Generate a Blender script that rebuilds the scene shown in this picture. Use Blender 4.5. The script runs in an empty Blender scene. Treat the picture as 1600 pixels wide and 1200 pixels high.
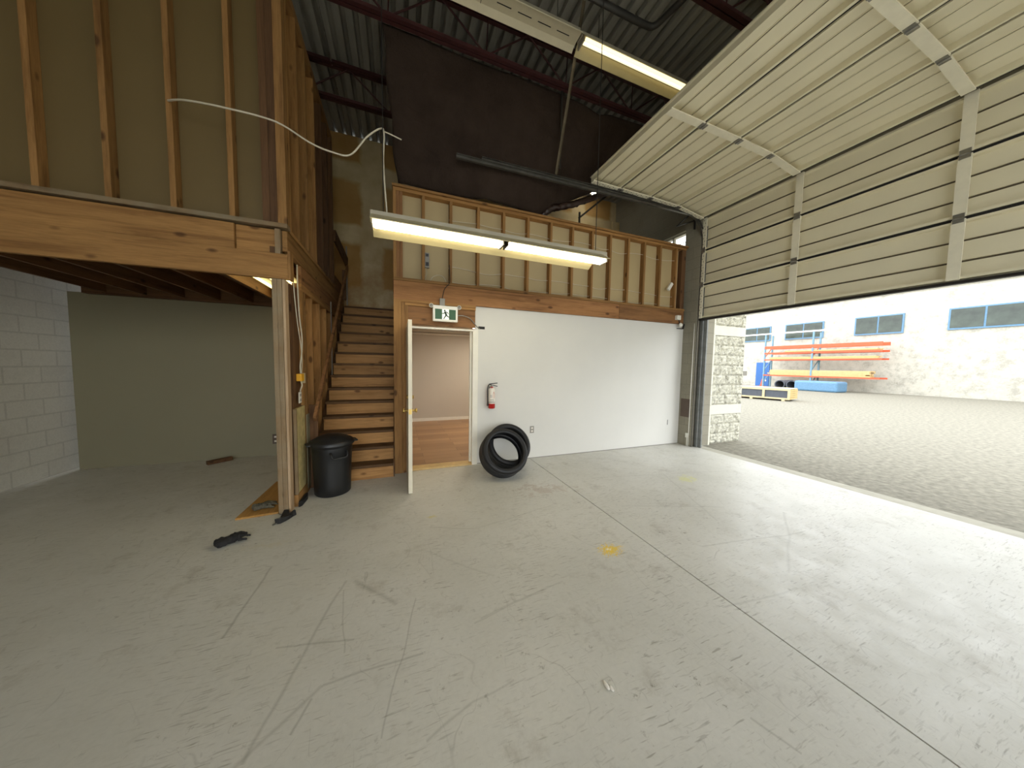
import bpy, bmesh, math, random
from mathutils import Vector, Matrix
random.seed(7)
S = bpy.context.scene
COL = S.collection
PI = math.pi

# ------------------------------------------------------------------ camera
F_PX, YAW, PITCH, ROLL, CAM_H = 469.32, 0.36441, 0.061844, 0.016969, 1.535
cd = bpy.data.cameras.new('camera'); cam = bpy.data.objects.new('camera', cd); COL.objects.link(cam)
cd.sensor_fit = 'HORIZONTAL'; cd.sensor_width = 36.0; cd.lens = 36.0 * F_PX / 1600.0
cd.clip_start = 0.05; cd.clip_end = 300
_r = Vector((math.cos(YAW), -math.sin(YAW), 0))
_f = Vector((math.sin(YAW) * math.cos(PITCH), math.cos(YAW) * math.cos(PITCH), -math.sin(PITCH)))
_u = _r.cross(_f)
_r2 = _r * math.cos(ROLL) + _u * math.sin(ROLL)
_u2 = -_r * math.sin(ROLL) + _u * math.cos(ROLL)
cam.matrix_world = Matrix(((_r2.x, _u2.x, -_f.x, 0), (_r2.y, _u2.y, -_f.y, 0), (_r2.z, _u2.z, -_f.z, CAM_H), (0, 0, 0, 1)))
S.camera = cam

# ------------------------------------------------------------------ sky, light, exposure
SKY = 2.5
TUBE_MAIN = 9.5
TUBE_HIGH = 0.8
w = bpy.data.worlds.new('overcast_sky'); S.world = w; w.use_nodes = True
bg = w.node_tree.nodes['Background']; bg.inputs[0].default_value = (0.93, 0.97, 1.0, 1); bg.inputs[1].default_value = SKY
S.view_settings.view_transform = 'Standard'; S.view_settings.look = 'None'
S.view_settings.gamma = 1.0; S.view_settings.use_curve_mapping = False
S.view_settings.exposure = 0.98
try:
    S.cycles.max_bounces = 10; S.cycles.diffuse_bounces = 6; S.cycles.use_denoising = True
    S.cycles.sample_clamp_indirect = 6.0
except Exception:
    pass

# ------------------------------------------------------------------ materials
def lin(c):
    return tuple(((v / 255) / 12.92 if v / 255 <= 0.04045 else ((v / 255 + 0.055) / 1.055) ** 2.4) for v in c) + (1.0,)

class N:
    """small wrapper round a material's node tree"""
    def __init__(s, name):
        s.m = bpy.data.materials.new(name); s.m.use_nodes = True
        s.t = s.m.node_tree; s.b = s.t.nodes['Principled BSDF']
    def n(s, typ, **kw):
        o = s.t.nodes.new(typ)
        for k, v in kw.items(): setattr(o, k, v)
        return o
    def l(s, a, b): s.t.links.new(a, b)
    def val(s, sock, v):
        if isinstance(v, (int, float)): sock.default_value = v
        elif isinstance(v, tuple): sock.default_value = v
        else: s.l(v, sock)
    def math(s, op, a, b=0.0, clamp=False):
        o = s.n('ShaderNodeMath', operation=op); o.use_clamp = clamp
        s.val(o.inputs[0], a); s.val(o.inputs[1], b); return o.outputs[0]
    def mix(s, f, a, b, blend='MIX'):
        o = s.n('ShaderNodeMix', data_type='RGBA', blend_type=blend)
        s.val(o.inputs[0], f); s.val(o.inputs[6], a); s.val(o.inputs[7], b); return o.outputs[2]
    def ramp(s, f, pts):
        o = s.n('ShaderNodeValToRGB'); s.l(f, o.inputs[0]); e = o.color_ramp.elements
        while len(e) < len(pts): e.new(0.5)
        for i, (p, c) in enumerate(pts): e[i].position = p; e[i].color = c if isinstance(c, tuple) else (c, c, c, 1)
        return o.outputs[0]
    def coord(s, scale=(1, 1, 1), rot=(0, 0, 0), loc=(0, 0, 0), kind='Object'):
        c = s.n('ShaderNodeTexCoord'); mp = s.n('ShaderNodeMapping')
        mp.inputs['Scale'].default_value = scale; mp.inputs['Rotation'].default_value = rot; mp.inputs['Location'].default_value = loc
        s.l(c.outputs[kind], mp.inputs['Vector']); return mp.outputs[0]
    def noise(s, vec, scale, detail=4, rough=0.55, dist=0.0):
        o = s.n('ShaderNodeTexNoise'); s.l(vec, o.inputs['Vector'])
        o.inputs['Scale'].default_value = scale; o.inputs['Detail'].default_value = detail
        o.inputs['Roughness'].default_value = rough; o.inputs['Distortion'].default_value = dist; return o.outputs[0]
    def bump(s, h, strength=0.3, dist=0.01):
        o = s.n('ShaderNodeBump'); o.inputs['Strength'].default_value = strength; o.inputs['Distance'].default_value = dist
        s.l(h, o.inputs['Height']); s.l(o.outputs[0], s.b.inputs['Normal'])
    def set(s, col=None, rough=None, metal=None, spec=None):
        if col is not None: s.val(s.b.inputs['Base Color'], col)
        if rough is not None: s.val(s.b.inputs['Roughness'], rough)
        if metal is not None: s.val(s.b.inputs['Metallic'], metal)
        if spec is not None: s.b.inputs['Specular IOR Level'].default_value = spec
        return s.m

def plain(name, rgb, rough=0.6, metal=0.0, var=0.12, scale=9.0, spec=None, bump=0.0):
    k = N(name); v = k.coord()
    nz = k.noise(v, scale, 4)
    c = lin(rgb)
    d = tuple(x * (1 - var) for x in c[:3]) + (1,); h = tuple(min(1, x * (1 + var)) for x in c[:3]) + (1,)
    col = k.ramp(nz, [(0.3, d), (0.7, h)])
    if bump: k.bump(k.noise(v, scale * 6, 3), bump, 0.004)
    return k.set(col, rough, metal, spec)

def wood(name, axis, rgb, dark=0.5, rough=0.7, knots=True, aged=0.0):
    """sawn softwood, grain running along axis"""
    k = N(name)
    sc = [9.0, 9.0, 9.0]; sc['XYZ'.index(axis)] = 0.7
    v = k.coord(tuple(sc))
    info = k.n('ShaderNodeObjectInfo')
    add = k.n('ShaderNodeVectorMath', operation='ADD'); k.l(v, add.inputs[0])
    cm = k.n('ShaderNodeCombineXYZ')
    r = k.math('MULTIPLY', info.outputs['Random'], 37.0)
    for i in range(3): k.l(r, cm.inputs[i])
    k.l(cm.outputs[0], add.inputs[1]); v = add.outputs[0]
    g = k.noise(v, 1.6, 5, 0.6, 0.6)
    g2 = k.noise(v, 9.0, 3, 0.7, 0.1)
    c = lin(rgb); d = (c[0] * dark, c[1] * dark * 0.86, c[2] * dark * 0.7, 1); h = (min(1, c[0] * 1.18), min(1, c[1] * 1.2), min(1, c[2] * 1.2), 1)
    col = k.ramp(g, [(0.25, d), (0.5, c), (0.72, h)])
    col = k.mix(0.35, col, k.ramp(g2, [(0.35, 0.45), (0.65, 1.0)]), 'MULTIPLY')
    if knots:
        s2 = [7.0, 7.0, 7.0]; s2['XYZ'.index(axis)] = 3.4
        v2 = k.coord(tuple(s2)); a2 = k.n('ShaderNodeVectorMath', operation='ADD'); k.l(v2, a2.inputs[0]); k.l(cm.outputs[0], a2.inputs[1])
        vo = k.n('ShaderNodeTexVoronoi'); vo.inputs['Scale'].default_value = 1.0; k.l(a2.outputs[0], vo.inputs['Vector'])
        kn = k.ramp(vo.outputs['Distance'], [(0.09, 1.0), (0.19, 0.0)])
        col = k.mix(k.math('MULTIPLY', kn, 0.82), col, (c[0] * 0.18, c[1] * 0.13, c[2] * 0.1, 1))
    if aged:
        gr = k.noise(k.coord(), 1.7, 6, 0.7)
        col = k.mix(k.ramp(gr, [(0.4, 0.0), (0.65, aged)]), col, lin((150, 140, 118)))
    # every board a little lighter or darker than the next
    hue = k.math('ADD', k.math('MULTIPLY', info.outputs['Random'], 0.4), 0.8)
    hv = k.n('ShaderNodeHueSaturation'); k.l(hue, hv.inputs['Value']); k.l(col, hv.inputs['Color'])
    k.bump(g2, 0.25, 0.003)
    return k.set(hv.outputs[0], rough, 0, 0.3)

def seg_mask(k, P, A, B, wdt, soft=1.6):
    """1 inside a thin stroke from A to B on the ground"""
    ax, ay = A; bx, by = B; L = math.hypot(bx - ax, by - ay); ux, uy = (bx - ax) / L, (by - ay) / L
    dx = k.math('SUBTRACT', P[0], ax); dy = k.math('SUBTRACT', P[1], ay)
    t = k.math('ADD', k.math('MULTIPLY', dx, ux), k.math('MULTIPLY', dy, uy))
    n_ = k.math('ABSOLUTE', k.math('ADD', k.math('MULTIPLY', dx, -uy), k.math('MULTIPLY', dy, ux)))
    inside = k.math('MULTIPLY', k.math('GREATER_THAN', t, 0.0), k.math('LESS_THAN', t, L))
    fall = k.math('SUBTRACT', 1.0, k.math('DIVIDE', n_, wdt * soft), True)
    return k.math('MULTIPLY', inside, fall)

def floor_material():
    k = N('painted_concrete')
    c = k.n('ShaderNodeTexCoord'); v = c.outputs['Object']
    warp = k.n('ShaderNodeTexNoise'); warp.inputs['Scale'].default_value = 1.3; warp.inputs['Detail'].default_value = 4; k.l(v, warp.inputs['Vector'])
    sub = k.n('ShaderNodeVectorMath', operation='SUBTRACT'); k.l(warp.outputs['Color'], sub.inputs[0]); sub.inputs[1].default_value = (0.5, 0.5, 0.5)
    sc = k.n('ShaderNodeVectorMath', operation='SCALE'); k.l(sub.outputs[0], sc.inputs[0]); sc.inputs['Scale'].default_value = 0.10
    ad = k.n('ShaderNodeVectorMath', operation='ADD'); k.l(v, ad.inputs[0]); k.l(sc.outputs[0], ad.inputs[1]); vw = ad.outputs[0]
    sx = k.n('ShaderNodeSeparateXYZ'); k.l(vw, sx.inputs[0]); P = (sx.outputs[0], sx.outputs[1])
    base = k.ramp(k.noise(v, 0.9, 6, 0.6), [(0.3, lin((188, 186, 176))), (0.7, lin((204, 202, 194)))])
    fine = k.noise(v, 38, 4, 0.7)
    base = k.mix(0.22, base, k.ramp(fine, [(0.3, 0.72), (0.6, 1.0)]), 'MULTIPLY')
    # dirt blotches
    bl = k.noise(v, 3.1, 7, 0.72)
    base = k.mix(k.ramp(bl, [(0.56, 0.0), (0.74, 0.5)]), base, lin((132, 122, 104)))
    sp = k.noise(v, 15, 6, 0.75)
    zone = k.ramp(k.noise(v, 0.8, 3), [(0.38, 0.15), (0.62, 1.0)])
    base = k.mix(k.math('MULTIPLY', k.ramp(sp, [(0.60, 0.0), (0.67, 0.7)]), zone), base, lin((112, 104, 90)))
    for i, (rot, am) in enumerate([(0.35, .45), (1.3, .5), (-0.7, .45), (-1.35, .5), (0.85, .45)]):
        mp = k.n('ShaderNodeMapping'); mp.inputs['Rotation'].default_value = (0, 0, rot); mp.inputs['Scale'].default_value = (8, 75, 1); mp.inputs['Location'].default_value = (i * 5.3, i * 2.9, 0)
        k.l(vw, mp.inputs['Vector'])
        sh = k.noise(mp.outputs[0], 1.0, 2, 0.5)
        zn = k.ramp(k.noise(v, 1.1 + 0.3 * i, 5, 0.65), [(0.46, 0.0), (0.62, 1.0)])
        base = k.mix(k.math('MULTIPLY', k.math('MULTIPLY', k.ramp(sh, [(0.63, 0.0), (0.69, 1.0)]), zn), am), base, lin((108, 100, 86)))
    # thin wandering scuffs: the contour lines of a stretched noise
    for i, (rot, s1, s2, th, am) in enumerate([(0.5, 0.9, 0.35, 0.0022, 0.28), (-0.9, 1.3, 0.4, 0.002, 0.26), (1.5, 0.8, 0.5, 0.002, 0.22), (0.1, 2.8, 1.6, 0.005, 0.22)]):
        mp = k.n('ShaderNodeMapping'); mp.inputs['Rotation'].default_value = (0, 0, rot); mp.inputs['Scale'].default_value = (s1, s2, 1); mp.inputs['Location'].default_value = (i * 3.7, i * 1.9, 0)
        k.l(vw, mp.inputs['Vector'])
        nn = k.noise(mp.outputs[0], 1.5, 3, 0.5, 0.4)
        ln = k.math('SUBTRACT', 1.0, k.math('DIVIDE', k.math('ABSOLUTE', k.math('SUBTRACT', nn, 0.5)), th), True)
        zz = k.ramp(k.noise(mp.outputs[0], 3.3 + i, 3), [(0.48, 0.0), (0.6, 1.0)])
        base = k.mix(k.math('MULTIPLY', k.math('MULTIPLY', ln, zz), am), base, lin((95, 88, 76)))
    strokes = [((-0.299, 2.301), (-0.014, 1.951), 0.016, .5), ((0.104, 1.97), (-0.067, 1.253), 0.004, .6), ((-0.908, 2.03), (-0.889, 2.653), 0.007, .7),
               ((-0.57, 1.342), (-0.354, 2.32), 0.008, .55), ((-0.70, 1.25), (-0.352, 1.553), 0.009, .5), ((-0.352, 1.553), (0.114, 1.566), 0.006, .6),
               ((-0.617, 1.864), (-0.243, 1.761), 0.006, .6), ((-0.352, 2.222), (-0.283, 1.694), 0.004, .5), ((0.414, 1.661), (0.935, 1.765), 0.006, .4),
               ((0.11, 1.177), (0.3, 1.249), 0.006, .5), ((0.3, 1.249), (0.516, 1.284), 0.005, .45), ((0.459, 1.683), (1.109, 1.802), 0.006, .35),
               ((0.23, 2.45), (0.64, 2.003), 0.009, .25), ((-0.43, 1.39), (-0.38, 1.51), 0.006, .7), ((0.264, 2.818), (0.655, 2.66), 0.007, .45), ((0.655, 2.66), (1.565, 2.851), 0.008, .3),
               ((1.444, 0.774), (1.50, 0.62), 0.006, .6), ((2.458, 1.736), (3.585, 1.609), 0.008, .4), ((1.949, 1.228), (2.638, 1.159), 0.007, .35),
               ((2.3, 2.6), (3.4, 2.2), 0.008, .35), ((2.5, 3.4), (4.6, 3.0), 0.01, .3), ((3.0, 2.0), (3.6, 3.2), 0.01, .3), ((2.8, 1.3), (3.9, 1.9), 0.01, .35)]
    for A, B, wd, am in strokes:
        base = k.mix(k.math('MULTIPLY', seg_mask(k, P, A, B, wd), am * 0.55), base, lin((98, 92, 80)))
    # yellow paint flecks left on the slab
    so = k.n('ShaderNodeSeparateXYZ'); k.l(v, so.inputs[0])
    def blob(cx, cy, rx, ry, nscale, thr, rgb, amt):
        nonlocal base
        dx = k.math('DIVIDE', k.math('SUBTRACT', so.outputs[0], cx), rx); dy = k.math('DIVIDE', k.math('SUBTRACT', so.outputs[1], cy), ry)
        d = k.math('SQRT', k.math('ADD', k.math('MULTIPLY', dx, dx), k.math('MULTIPLY', dy, dy)))
        a = k.math('SUBTRACT', k.math('ADD', k.math('MULTIPLY', k.noise(v, nscale, 6, 0.85), 6.0), thr - 2.55), d)
        base = k.mix(k.math('MULTIPLY', k.math('MULTIPLY', a, 6.0, True), amt), base, lin(rgb))
    blob(1.66, 1.975, 0.11, 0.085, 46, 0.3, (222, 188, 46), 1.0)
    blob(1.74, 1.985, 0.09, 0.018, 45, 0.1, (222, 190, 60), 0.9)
    blob(1.655, 1.985, 0.04, 0.03, 60, -0.05, (232, 228, 214), 1.0)
    blob(0.315, 3.028, 0.05, 0.04, 25, 0.1, (196, 180, 60), 0.5)
    blob(3.75, 2.95, 0.25, 0.16, 9, 0.1, (206, 206, 90), 0.45)
    blob(1.66, 3.27, 0.5, 0.28, 6, 0.0, (150, 120, 96), 0.35)
    blob(-1.03, 2.98, 0.28, 0.07, 12, 0.1, (190, 180, 150), 0.35)
    k.bump(k.math('ADD', k.math('MULTIPLY', fine, 0.4), k.noise(v, 7, 6, 0.65)), 0.16, 0.006)
    rg = k.ramp(k.noise(v, 5, 5, 0.7), [(0.3, 0.30), (0.7, 0.52)])
    return k.set(base, rg, 0, 0.45)

def drywall_material(name, rgb, marks=0.25):
    k = N(name); v = k.coord()
    c = lin(rgb)
    col = k.ramp(k.noise(v, 1.1, 5), [(0.3, tuple(x * 0.94 for x in c[:3]) + (1,)), (0.7, c)])
    sm = k.noise(v, 6, 6, 0.75)
    col = k.mix(k.ramp(sm, [(0.66, 0.0), (0.78, marks)]), col, tuple(x * 0.6 for x in c[:3]) + (1,))
    k.bump(k.noise(v, 60, 3), 0.06, 0.002)
    return k.set(col, 0.55, 0, 0.3)

def mudded_material():
    """bare gypsum board with taped, filled joints and water stains, tinted with warm light"""
    k = N('taped_gypsum_board'); v = k.coord()
    s = k.n('ShaderNodeSeparateXYZ'); k.l(v, s.inputs[0])
    wob = k.math('MULTIPLY', k.math('SUBTRACT', k.noise(v, 3.0, 4), 0.5), 0.16)
    def band(sock, period, off, width):
        t = k.math('FRACT', k.math('DIVIDE', k.math('ADD', k.math('ADD', sock, off), wob), period))
        d = k.math('ABSOLUTE', k.math('SUBTRACT', t, 0.5))
        return k.math('SUBTRACT', 1.0, k.math('MULTIPLY', k.math('SUBTRACT', k.math('MULTIPLY', d, period), width, False), 14.0), True)
    bz = band(s.outputs[2], 1.22, 0.25, 0.15); bx = band(s.outputs[0], 1.22, 0.72, 0.17)
    m = k.math('MAXIMUM', bz, bx)
    paper = k.ramp(k.noise(v, 1.5, 5), [(0.3, lin((168, 130, 76))), (0.7, lin((190, 154, 100)))])
    mud = k.ramp(k.noise(v, 2.5, 5), [(0.3, lin((188, 168, 126))), (0.7, lin((214, 196, 156)))])
    col = k.mix(m, paper, mud)
    st = k.noise(v, 1.4, 6, 0.7)
    low = k.math('MULTIPLY', k.math('SUBTRACT', 0.75, k.math('MULTIPLY', k.math('ADD', s.outputs[2], 0.0), 0.35), True), 1.0)
    col = k.mix(k.math('MULTIPLY', k.ramp(st, [(0.4, 0.0), (0.6, 0.85)]), low), col, lin((150, 98, 38)))  # orange of the low stains also carries warm light on the wall
    k.bump(k.math('ADD', m, k.noise(v, 20, 4)), 0.12, 0.01)
    return k.set(col, 0.8, 0, 0.2)

def block_material(name, rgb, plane, bw=0.40, bh=0.203, mortar=0.010, mortar_mul=0.6, smooth=True, loc=(0, 0, 0), var=0.08):
    """concrete block in running bond on a vertical face; plane = X or Y, the face's normal"""
    k = N(name); c0 = k.n('ShaderNodeTexCoord'); s = k.n('ShaderNodeSeparateXYZ'); k.l(c0.outputs['Object'], s.inputs[0])
    cm = k.n('ShaderNodeCombineXYZ'); k.l(s.outputs[1 if plane == 'X' else 0], cm.inputs[0]); k.l(s.outputs[2], cm.inputs[1])
    mp = k.n('ShaderNodeMapping'); k.l(cm.outputs[0], mp.inputs[0]); mp.inputs['Location'].default_value = loc
    b = k.n('ShaderNodeTexBrick'); k.l(mp.outputs[0], b.inputs['Vector'])
    c = lin(rgb)
    b.inputs['Color1'].default_value = tuple(x * (1 - var) for x in c[:3]) + (1,); b.inputs['Color2'].default_value = tuple(min(1, x * (1 + var)) for x in c[:3]) + (1,)
    b.inputs['Mortar'].default_value = tuple(x * mortar_mul for x in c[:3]) + (1,)
    b.inputs['Scale'].default_value = 1.0; b.inputs['Mortar Size'].default_value = mortar; b.inputs['Brick Width'].default_value = bw; b.inputs['Row Height'].default_value = bh
    v = c0.outputs['Object']
    nz = k.noise(v, 55, 4, 0.7)
    col = k.mix(0.25, b.outputs['Color'], k.ramp(nz, [(0.3, 0.55), (0.6, 1.0)]), 'MULTIPLY')
    big = k.noise(v, 2.0, 5, 0.7)
    col = k.mix(k.ramp(big, [(0.5, 0.0), (0.75, 0.35)]), col, tuple(x * 0.62 for x in c[:3]) + (1,))
    h = k.math('SUBTRACT', k.math('MULTIPLY', nz, 0.25), b.outputs['Fac'])
    k.bump(h, 0.5, 0.008)
    return k.set(col, 0.9, 0, 0.2)

def splitface_material(name, rgb, dark=0.45, scale=16):
    k = N(name); v = k.coord()
    vo = k.n('ShaderNodeTexVoronoi'); k.l(v, vo.inputs['Vector']); vo.inputs['Scale'].default_value = scale
    nz = k.noise(v, scale * 1.1, 6, 0.75)
    c = lin(rgb)
    col = k.ramp(nz, [(0.36, tuple(x * dark for x in c[:3]) + (1,)), (0.5, c), (0.7, tuple(min(1, x * 1.15) for x in c[:3]) + (1,))])
    k.bump(k.math('ADD', nz, k.math('MULTIPLY', vo.outputs['Distance'], 0.5)), 0.9, 0.03)
    return k.set(col, 0.95, 0, 0.1)

def emit(name, rgb, strength):
    k = N(name); k.b.inputs['Base Color'].default_value = (0.9, 0.9, 0.85, 1)
    k.b.inputs['Emission Color'].default_value = rgb + (1,); k.b.inputs['Emission Strength'].default_value = strength
    return k.m

WOOD = (158, 117, 69)
M = {}
for a in 'XYZ':
    M['wood' + a] = wood('softwood_grain_' + a.lower(), a, WOOD)
    M['rim' + a] = wood('reddish_softwood_' + a.lower(), a, (152, 108, 68), 0.42)
    M['old' + a] = wood('weathered_softwood_' + a.lower(), a, (150, 124, 92), 0.5, aged=0.7)
    M['dark' + a] = wood('dark_shaded_softwood_' + a.lower(), a, (104, 74, 48), 0.5)  # dark boards; on some studs the dark tone stands in for shade
M['stair'] = wood('stair_board', 'X', (184, 138, 86), 0.55)
M['tread'] = wood('worn_tread_board', 'X', (104, 76, 48), 0.6)
M['ply'] = wood('plywood_board', 'Y', (178, 134, 74), 0.75, knots=False)
M['floor'] = floor_material()
M['dry'] = drywall_material('white_painted_board', (214, 212, 206))
M['dryback'] = drywall_material('tan_board_back', (186, 166, 126), 0.15)
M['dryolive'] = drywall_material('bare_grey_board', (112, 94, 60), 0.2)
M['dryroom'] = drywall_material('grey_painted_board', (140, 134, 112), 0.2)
M['mud'] = mudded_material()
M['blockX'] = block_material('interior_block_side', (146, 141, 126), 'X', mortar=0.005, mortar_mul=0.82, var=0.04)
M['blockY'] = block_material('interior_block_end', (158, 148, 130), 'Y')
M['bowner'] = block_material('painted_block_jamb', (222, 219, 204), 'Y', bw=3.0, mortar=0.005, mortar_mul=0.75, var=0.01)
M['split'] = splitface_material('split_face_block', (204, 201, 186), 0.5, 11)
M['splitfar'] = splitface_material('far_split_face_block', (182, 178, 166), 0.75, 2.2)
M['white'] = plain('white_paint', (228, 224, 212), 0.45, var=0.03)
M['doorw'] = plain('off_white_door_paint', (216, 208, 188), 0.45, var=0.05, scale=3)
M['beige'] = plain('office_wall_paint', (196, 188, 174), 0.6, var=0.02, scale=1)
M['plastic'] = plain('white_plastic', (228, 226, 216), 0.35, var=0.02)
M['black'] = plain('black_plastic', (25, 26, 28), 0.42, var=0.1)
M['rubber'] = plain('black_rubber', (18, 18, 21), 0.55, var=0.15, bump=0.1)
M['cable_w'] = plain('white_cable', (206, 198, 178), 0.5, var=0.03)
M['cable_d'] = plain('black_wire', (30, 26, 24), 0.6)
M['redsteel'] = plain('red_oxide_steel', (62, 26, 26), 0.6, var=0.2)
M['darksteel'] = plain('dark_steel', (46, 42, 40), 0.5, metal=0.4)
M['strap'] = plain('dull_brown_strap', (104, 92, 72), 0.6, metal=0.3, var=0.3, scale=6)
M['trackm'] = plain('dull_track_steel', (112, 110, 104), 0.42, metal=0.7, var=0.2, scale=9)
M['cover'] = plain('cream_cover', (206, 196, 168), 0.5, var=0.04)
M['pale'] = wood('pale_sawn_edge_z', 'Z', (206, 178, 146), 0.7, knots=False)
M['galv'] = plain('galvanised_steel', (150, 148, 142), 0.38, metal=0.75, var=0.2, scale=14)
M['blueangle'] = plain('grey_steel_angle', (128, 130, 128), 0.5, metal=0.1, var=0.2)
M['doorpanel'] = plain('beige_door_skin', (226, 218, 190), 0.48, var=0.04, scale=2)
M['doorrib'] = plain('pale_door_stile', (230, 224, 202), 0.45, var=0.05)
M['brass'] = plain('brass', (200, 170, 100), 0.28, metal=0.9)
M['red'] = plain('red_enamel', (176, 30, 26), 0.3, var=0.05)
M['redlabel'] = plain('red_label_mark', (186, 60, 48), 0.5, var=0.03)
M['label'] = plain('paper_label', (222, 216, 206), 0.5, var=0.03)
M['ink'] = plain('grey_ink', (120, 118, 116), 0.6)
M['green'] = plain('exit_green', (3, 78, 38), 0.45, var=0.04)
M['darkgreen'] = plain('exit_figure_green', (6, 44, 26), 0.5, var=0.02)
M['yellow'] = plain('yellow_box', (226, 166, 30), 0.5, var=0.04)
M['grey'] = plain('grey_plate', (140, 136, 128), 0.45, var=0.05)
M['brownplate'] = plain('brown_paint', (92, 78, 68), 0.7, var=0.1)
M['fixture'] = plain('fixture_enamel', (168, 160, 142), 0.4, var=0.06)
M['reflector'] = plain('white_reflector', (178, 166, 128), 0.35, var=0.03)
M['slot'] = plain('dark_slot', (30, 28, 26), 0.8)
M['seam'] = plain('groove_shade', (84, 74, 54), 0.7)  # dark tone standing in for shade in the door grooves
M['pipe'] = plain('dark_grey_pipe', (70, 68, 66), 0.4, metal=0.5)
M['glove_grey'] = plain('grey_glove_fabric', (92, 88, 74), 0.9, var=0.35, scale=22, bump=0.4)
M['glove_black'] = plain('black_glove_fabric', (30, 29, 31), 0.85, var=0.3, scale=22, bump=0.4)
M['asphalt'] = plain('asphalt', (126, 122, 110), 0.9, var=0.3, scale=13, spec=0.2, bump=0.6)
M['kerb'] = plain('pale_concrete', (168, 164, 150), 0.9, var=0.1, bump=0.3)
M['bluedoor'] = plain('blue_paint', (44, 96, 160), 0.5, var=0.04, scale=2)
M['bluetrim'] = plain('blue_window_frame', (90, 128, 158), 0.5)
M['orange'] = plain('orange_paint', (206, 82, 44), 0.5)
M['bluegrey'] = plain('blue_grey_paint', (104, 138, 156), 0.5)
M['lumber'] = plain('new_lumber', (196, 166, 112), 0.7, var=0.12)
M['crate'] = plain('crate_pine', (188, 174, 138), 0.7, var=0.1)
M['cratepanel'] = plain('dark_grey_panel', (74, 78, 86), 0.7, var=0.1)
M['glass'] = plain('dark_window_glass', (52, 62, 52), 0.15, var=0.45, scale=1.6)
M['wrap'] = plain('white_wrap', (214, 212, 206), 0.4, var=0.1)
M['tubeon'] = emit('lit_tube', (1.0, 0.91, 0.66), TUBE_MAIN)
M['tubehigh'] = emit('lit_tube_high', (1.0, 0.86, 0.48), TUBE_HIGH)
M['tubeyellow'] = emit('lit_tube_yellow', (1.0, 0.82, 0.34), 2.2)
M['exitglow'] = emit('exit_lit_panel', (0.9, 1.0, 0.85), 0.2)

def tarp_material():
    k = N('brown_tarpaulin'); v = k.coord()
    col = k.ramp(k.noise(v, 2.4, 6, 0.65), [(0.3, lin((44, 33, 26))), (0.7, lin((58, 46, 38)))])
    k.bump(k.math('ADD', k.noise(v, 3.2, 5, 0.6, 1.0), k.math('MULTIPLY', k.noise(v, 30, 3), 0.15)), 0.8, 0.05)
    return k.set(col, 0.8, 0, 0.2)
M['tarp'] = tarp_material()

def deck_material():
    k = N('corrugated_steel_deck'); v = k.coord((1, 0.15, 1))
    col = k.ramp(k.noise(v, 6, 5, 0.7), [(0.3, lin((128, 126, 118))), (0.7, lin((160, 157, 147)))])
    return k.set(col, 0.6, 0.0, 0.3)
M['deck'] = deck_material()

def laminate_material():
    k = N('laminate_floor'); v = k.coord((1, 1, 1))
    b = k.n('ShaderNodeTexBrick'); k.l(v, b.inputs['Vector']); b.inputs['Scale'].default_value = 1
    b.inputs['Brick Width'].default_value = 1.2; b.inputs['Row Height'].default_value = 0.19; b.inputs['Mortar Size'].default_value = 0.0025
    b.inputs['Color1'].default_value = lin((150, 112, 76)); b.inputs['Color2'].default_value = lin((176, 138, 98)); b.inputs['Mortar'].default_value = lin((96, 70, 46))
    g = k.noise(k.coord((1.2, 14, 1)), 3, 5, 0.6)
    col = k.mix(0.35, b.outputs['Color'], k.ramp(g, [(0.3, 0.6), (0.7, 1.0)]), 'MULTIPLY')
    return k.set(col, 0.35, 0, 0.5)
M['lam'] = laminate_material()

# ------------------------------------------------------------------ building helpers
WP = {}     # world place of each object as built

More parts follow.
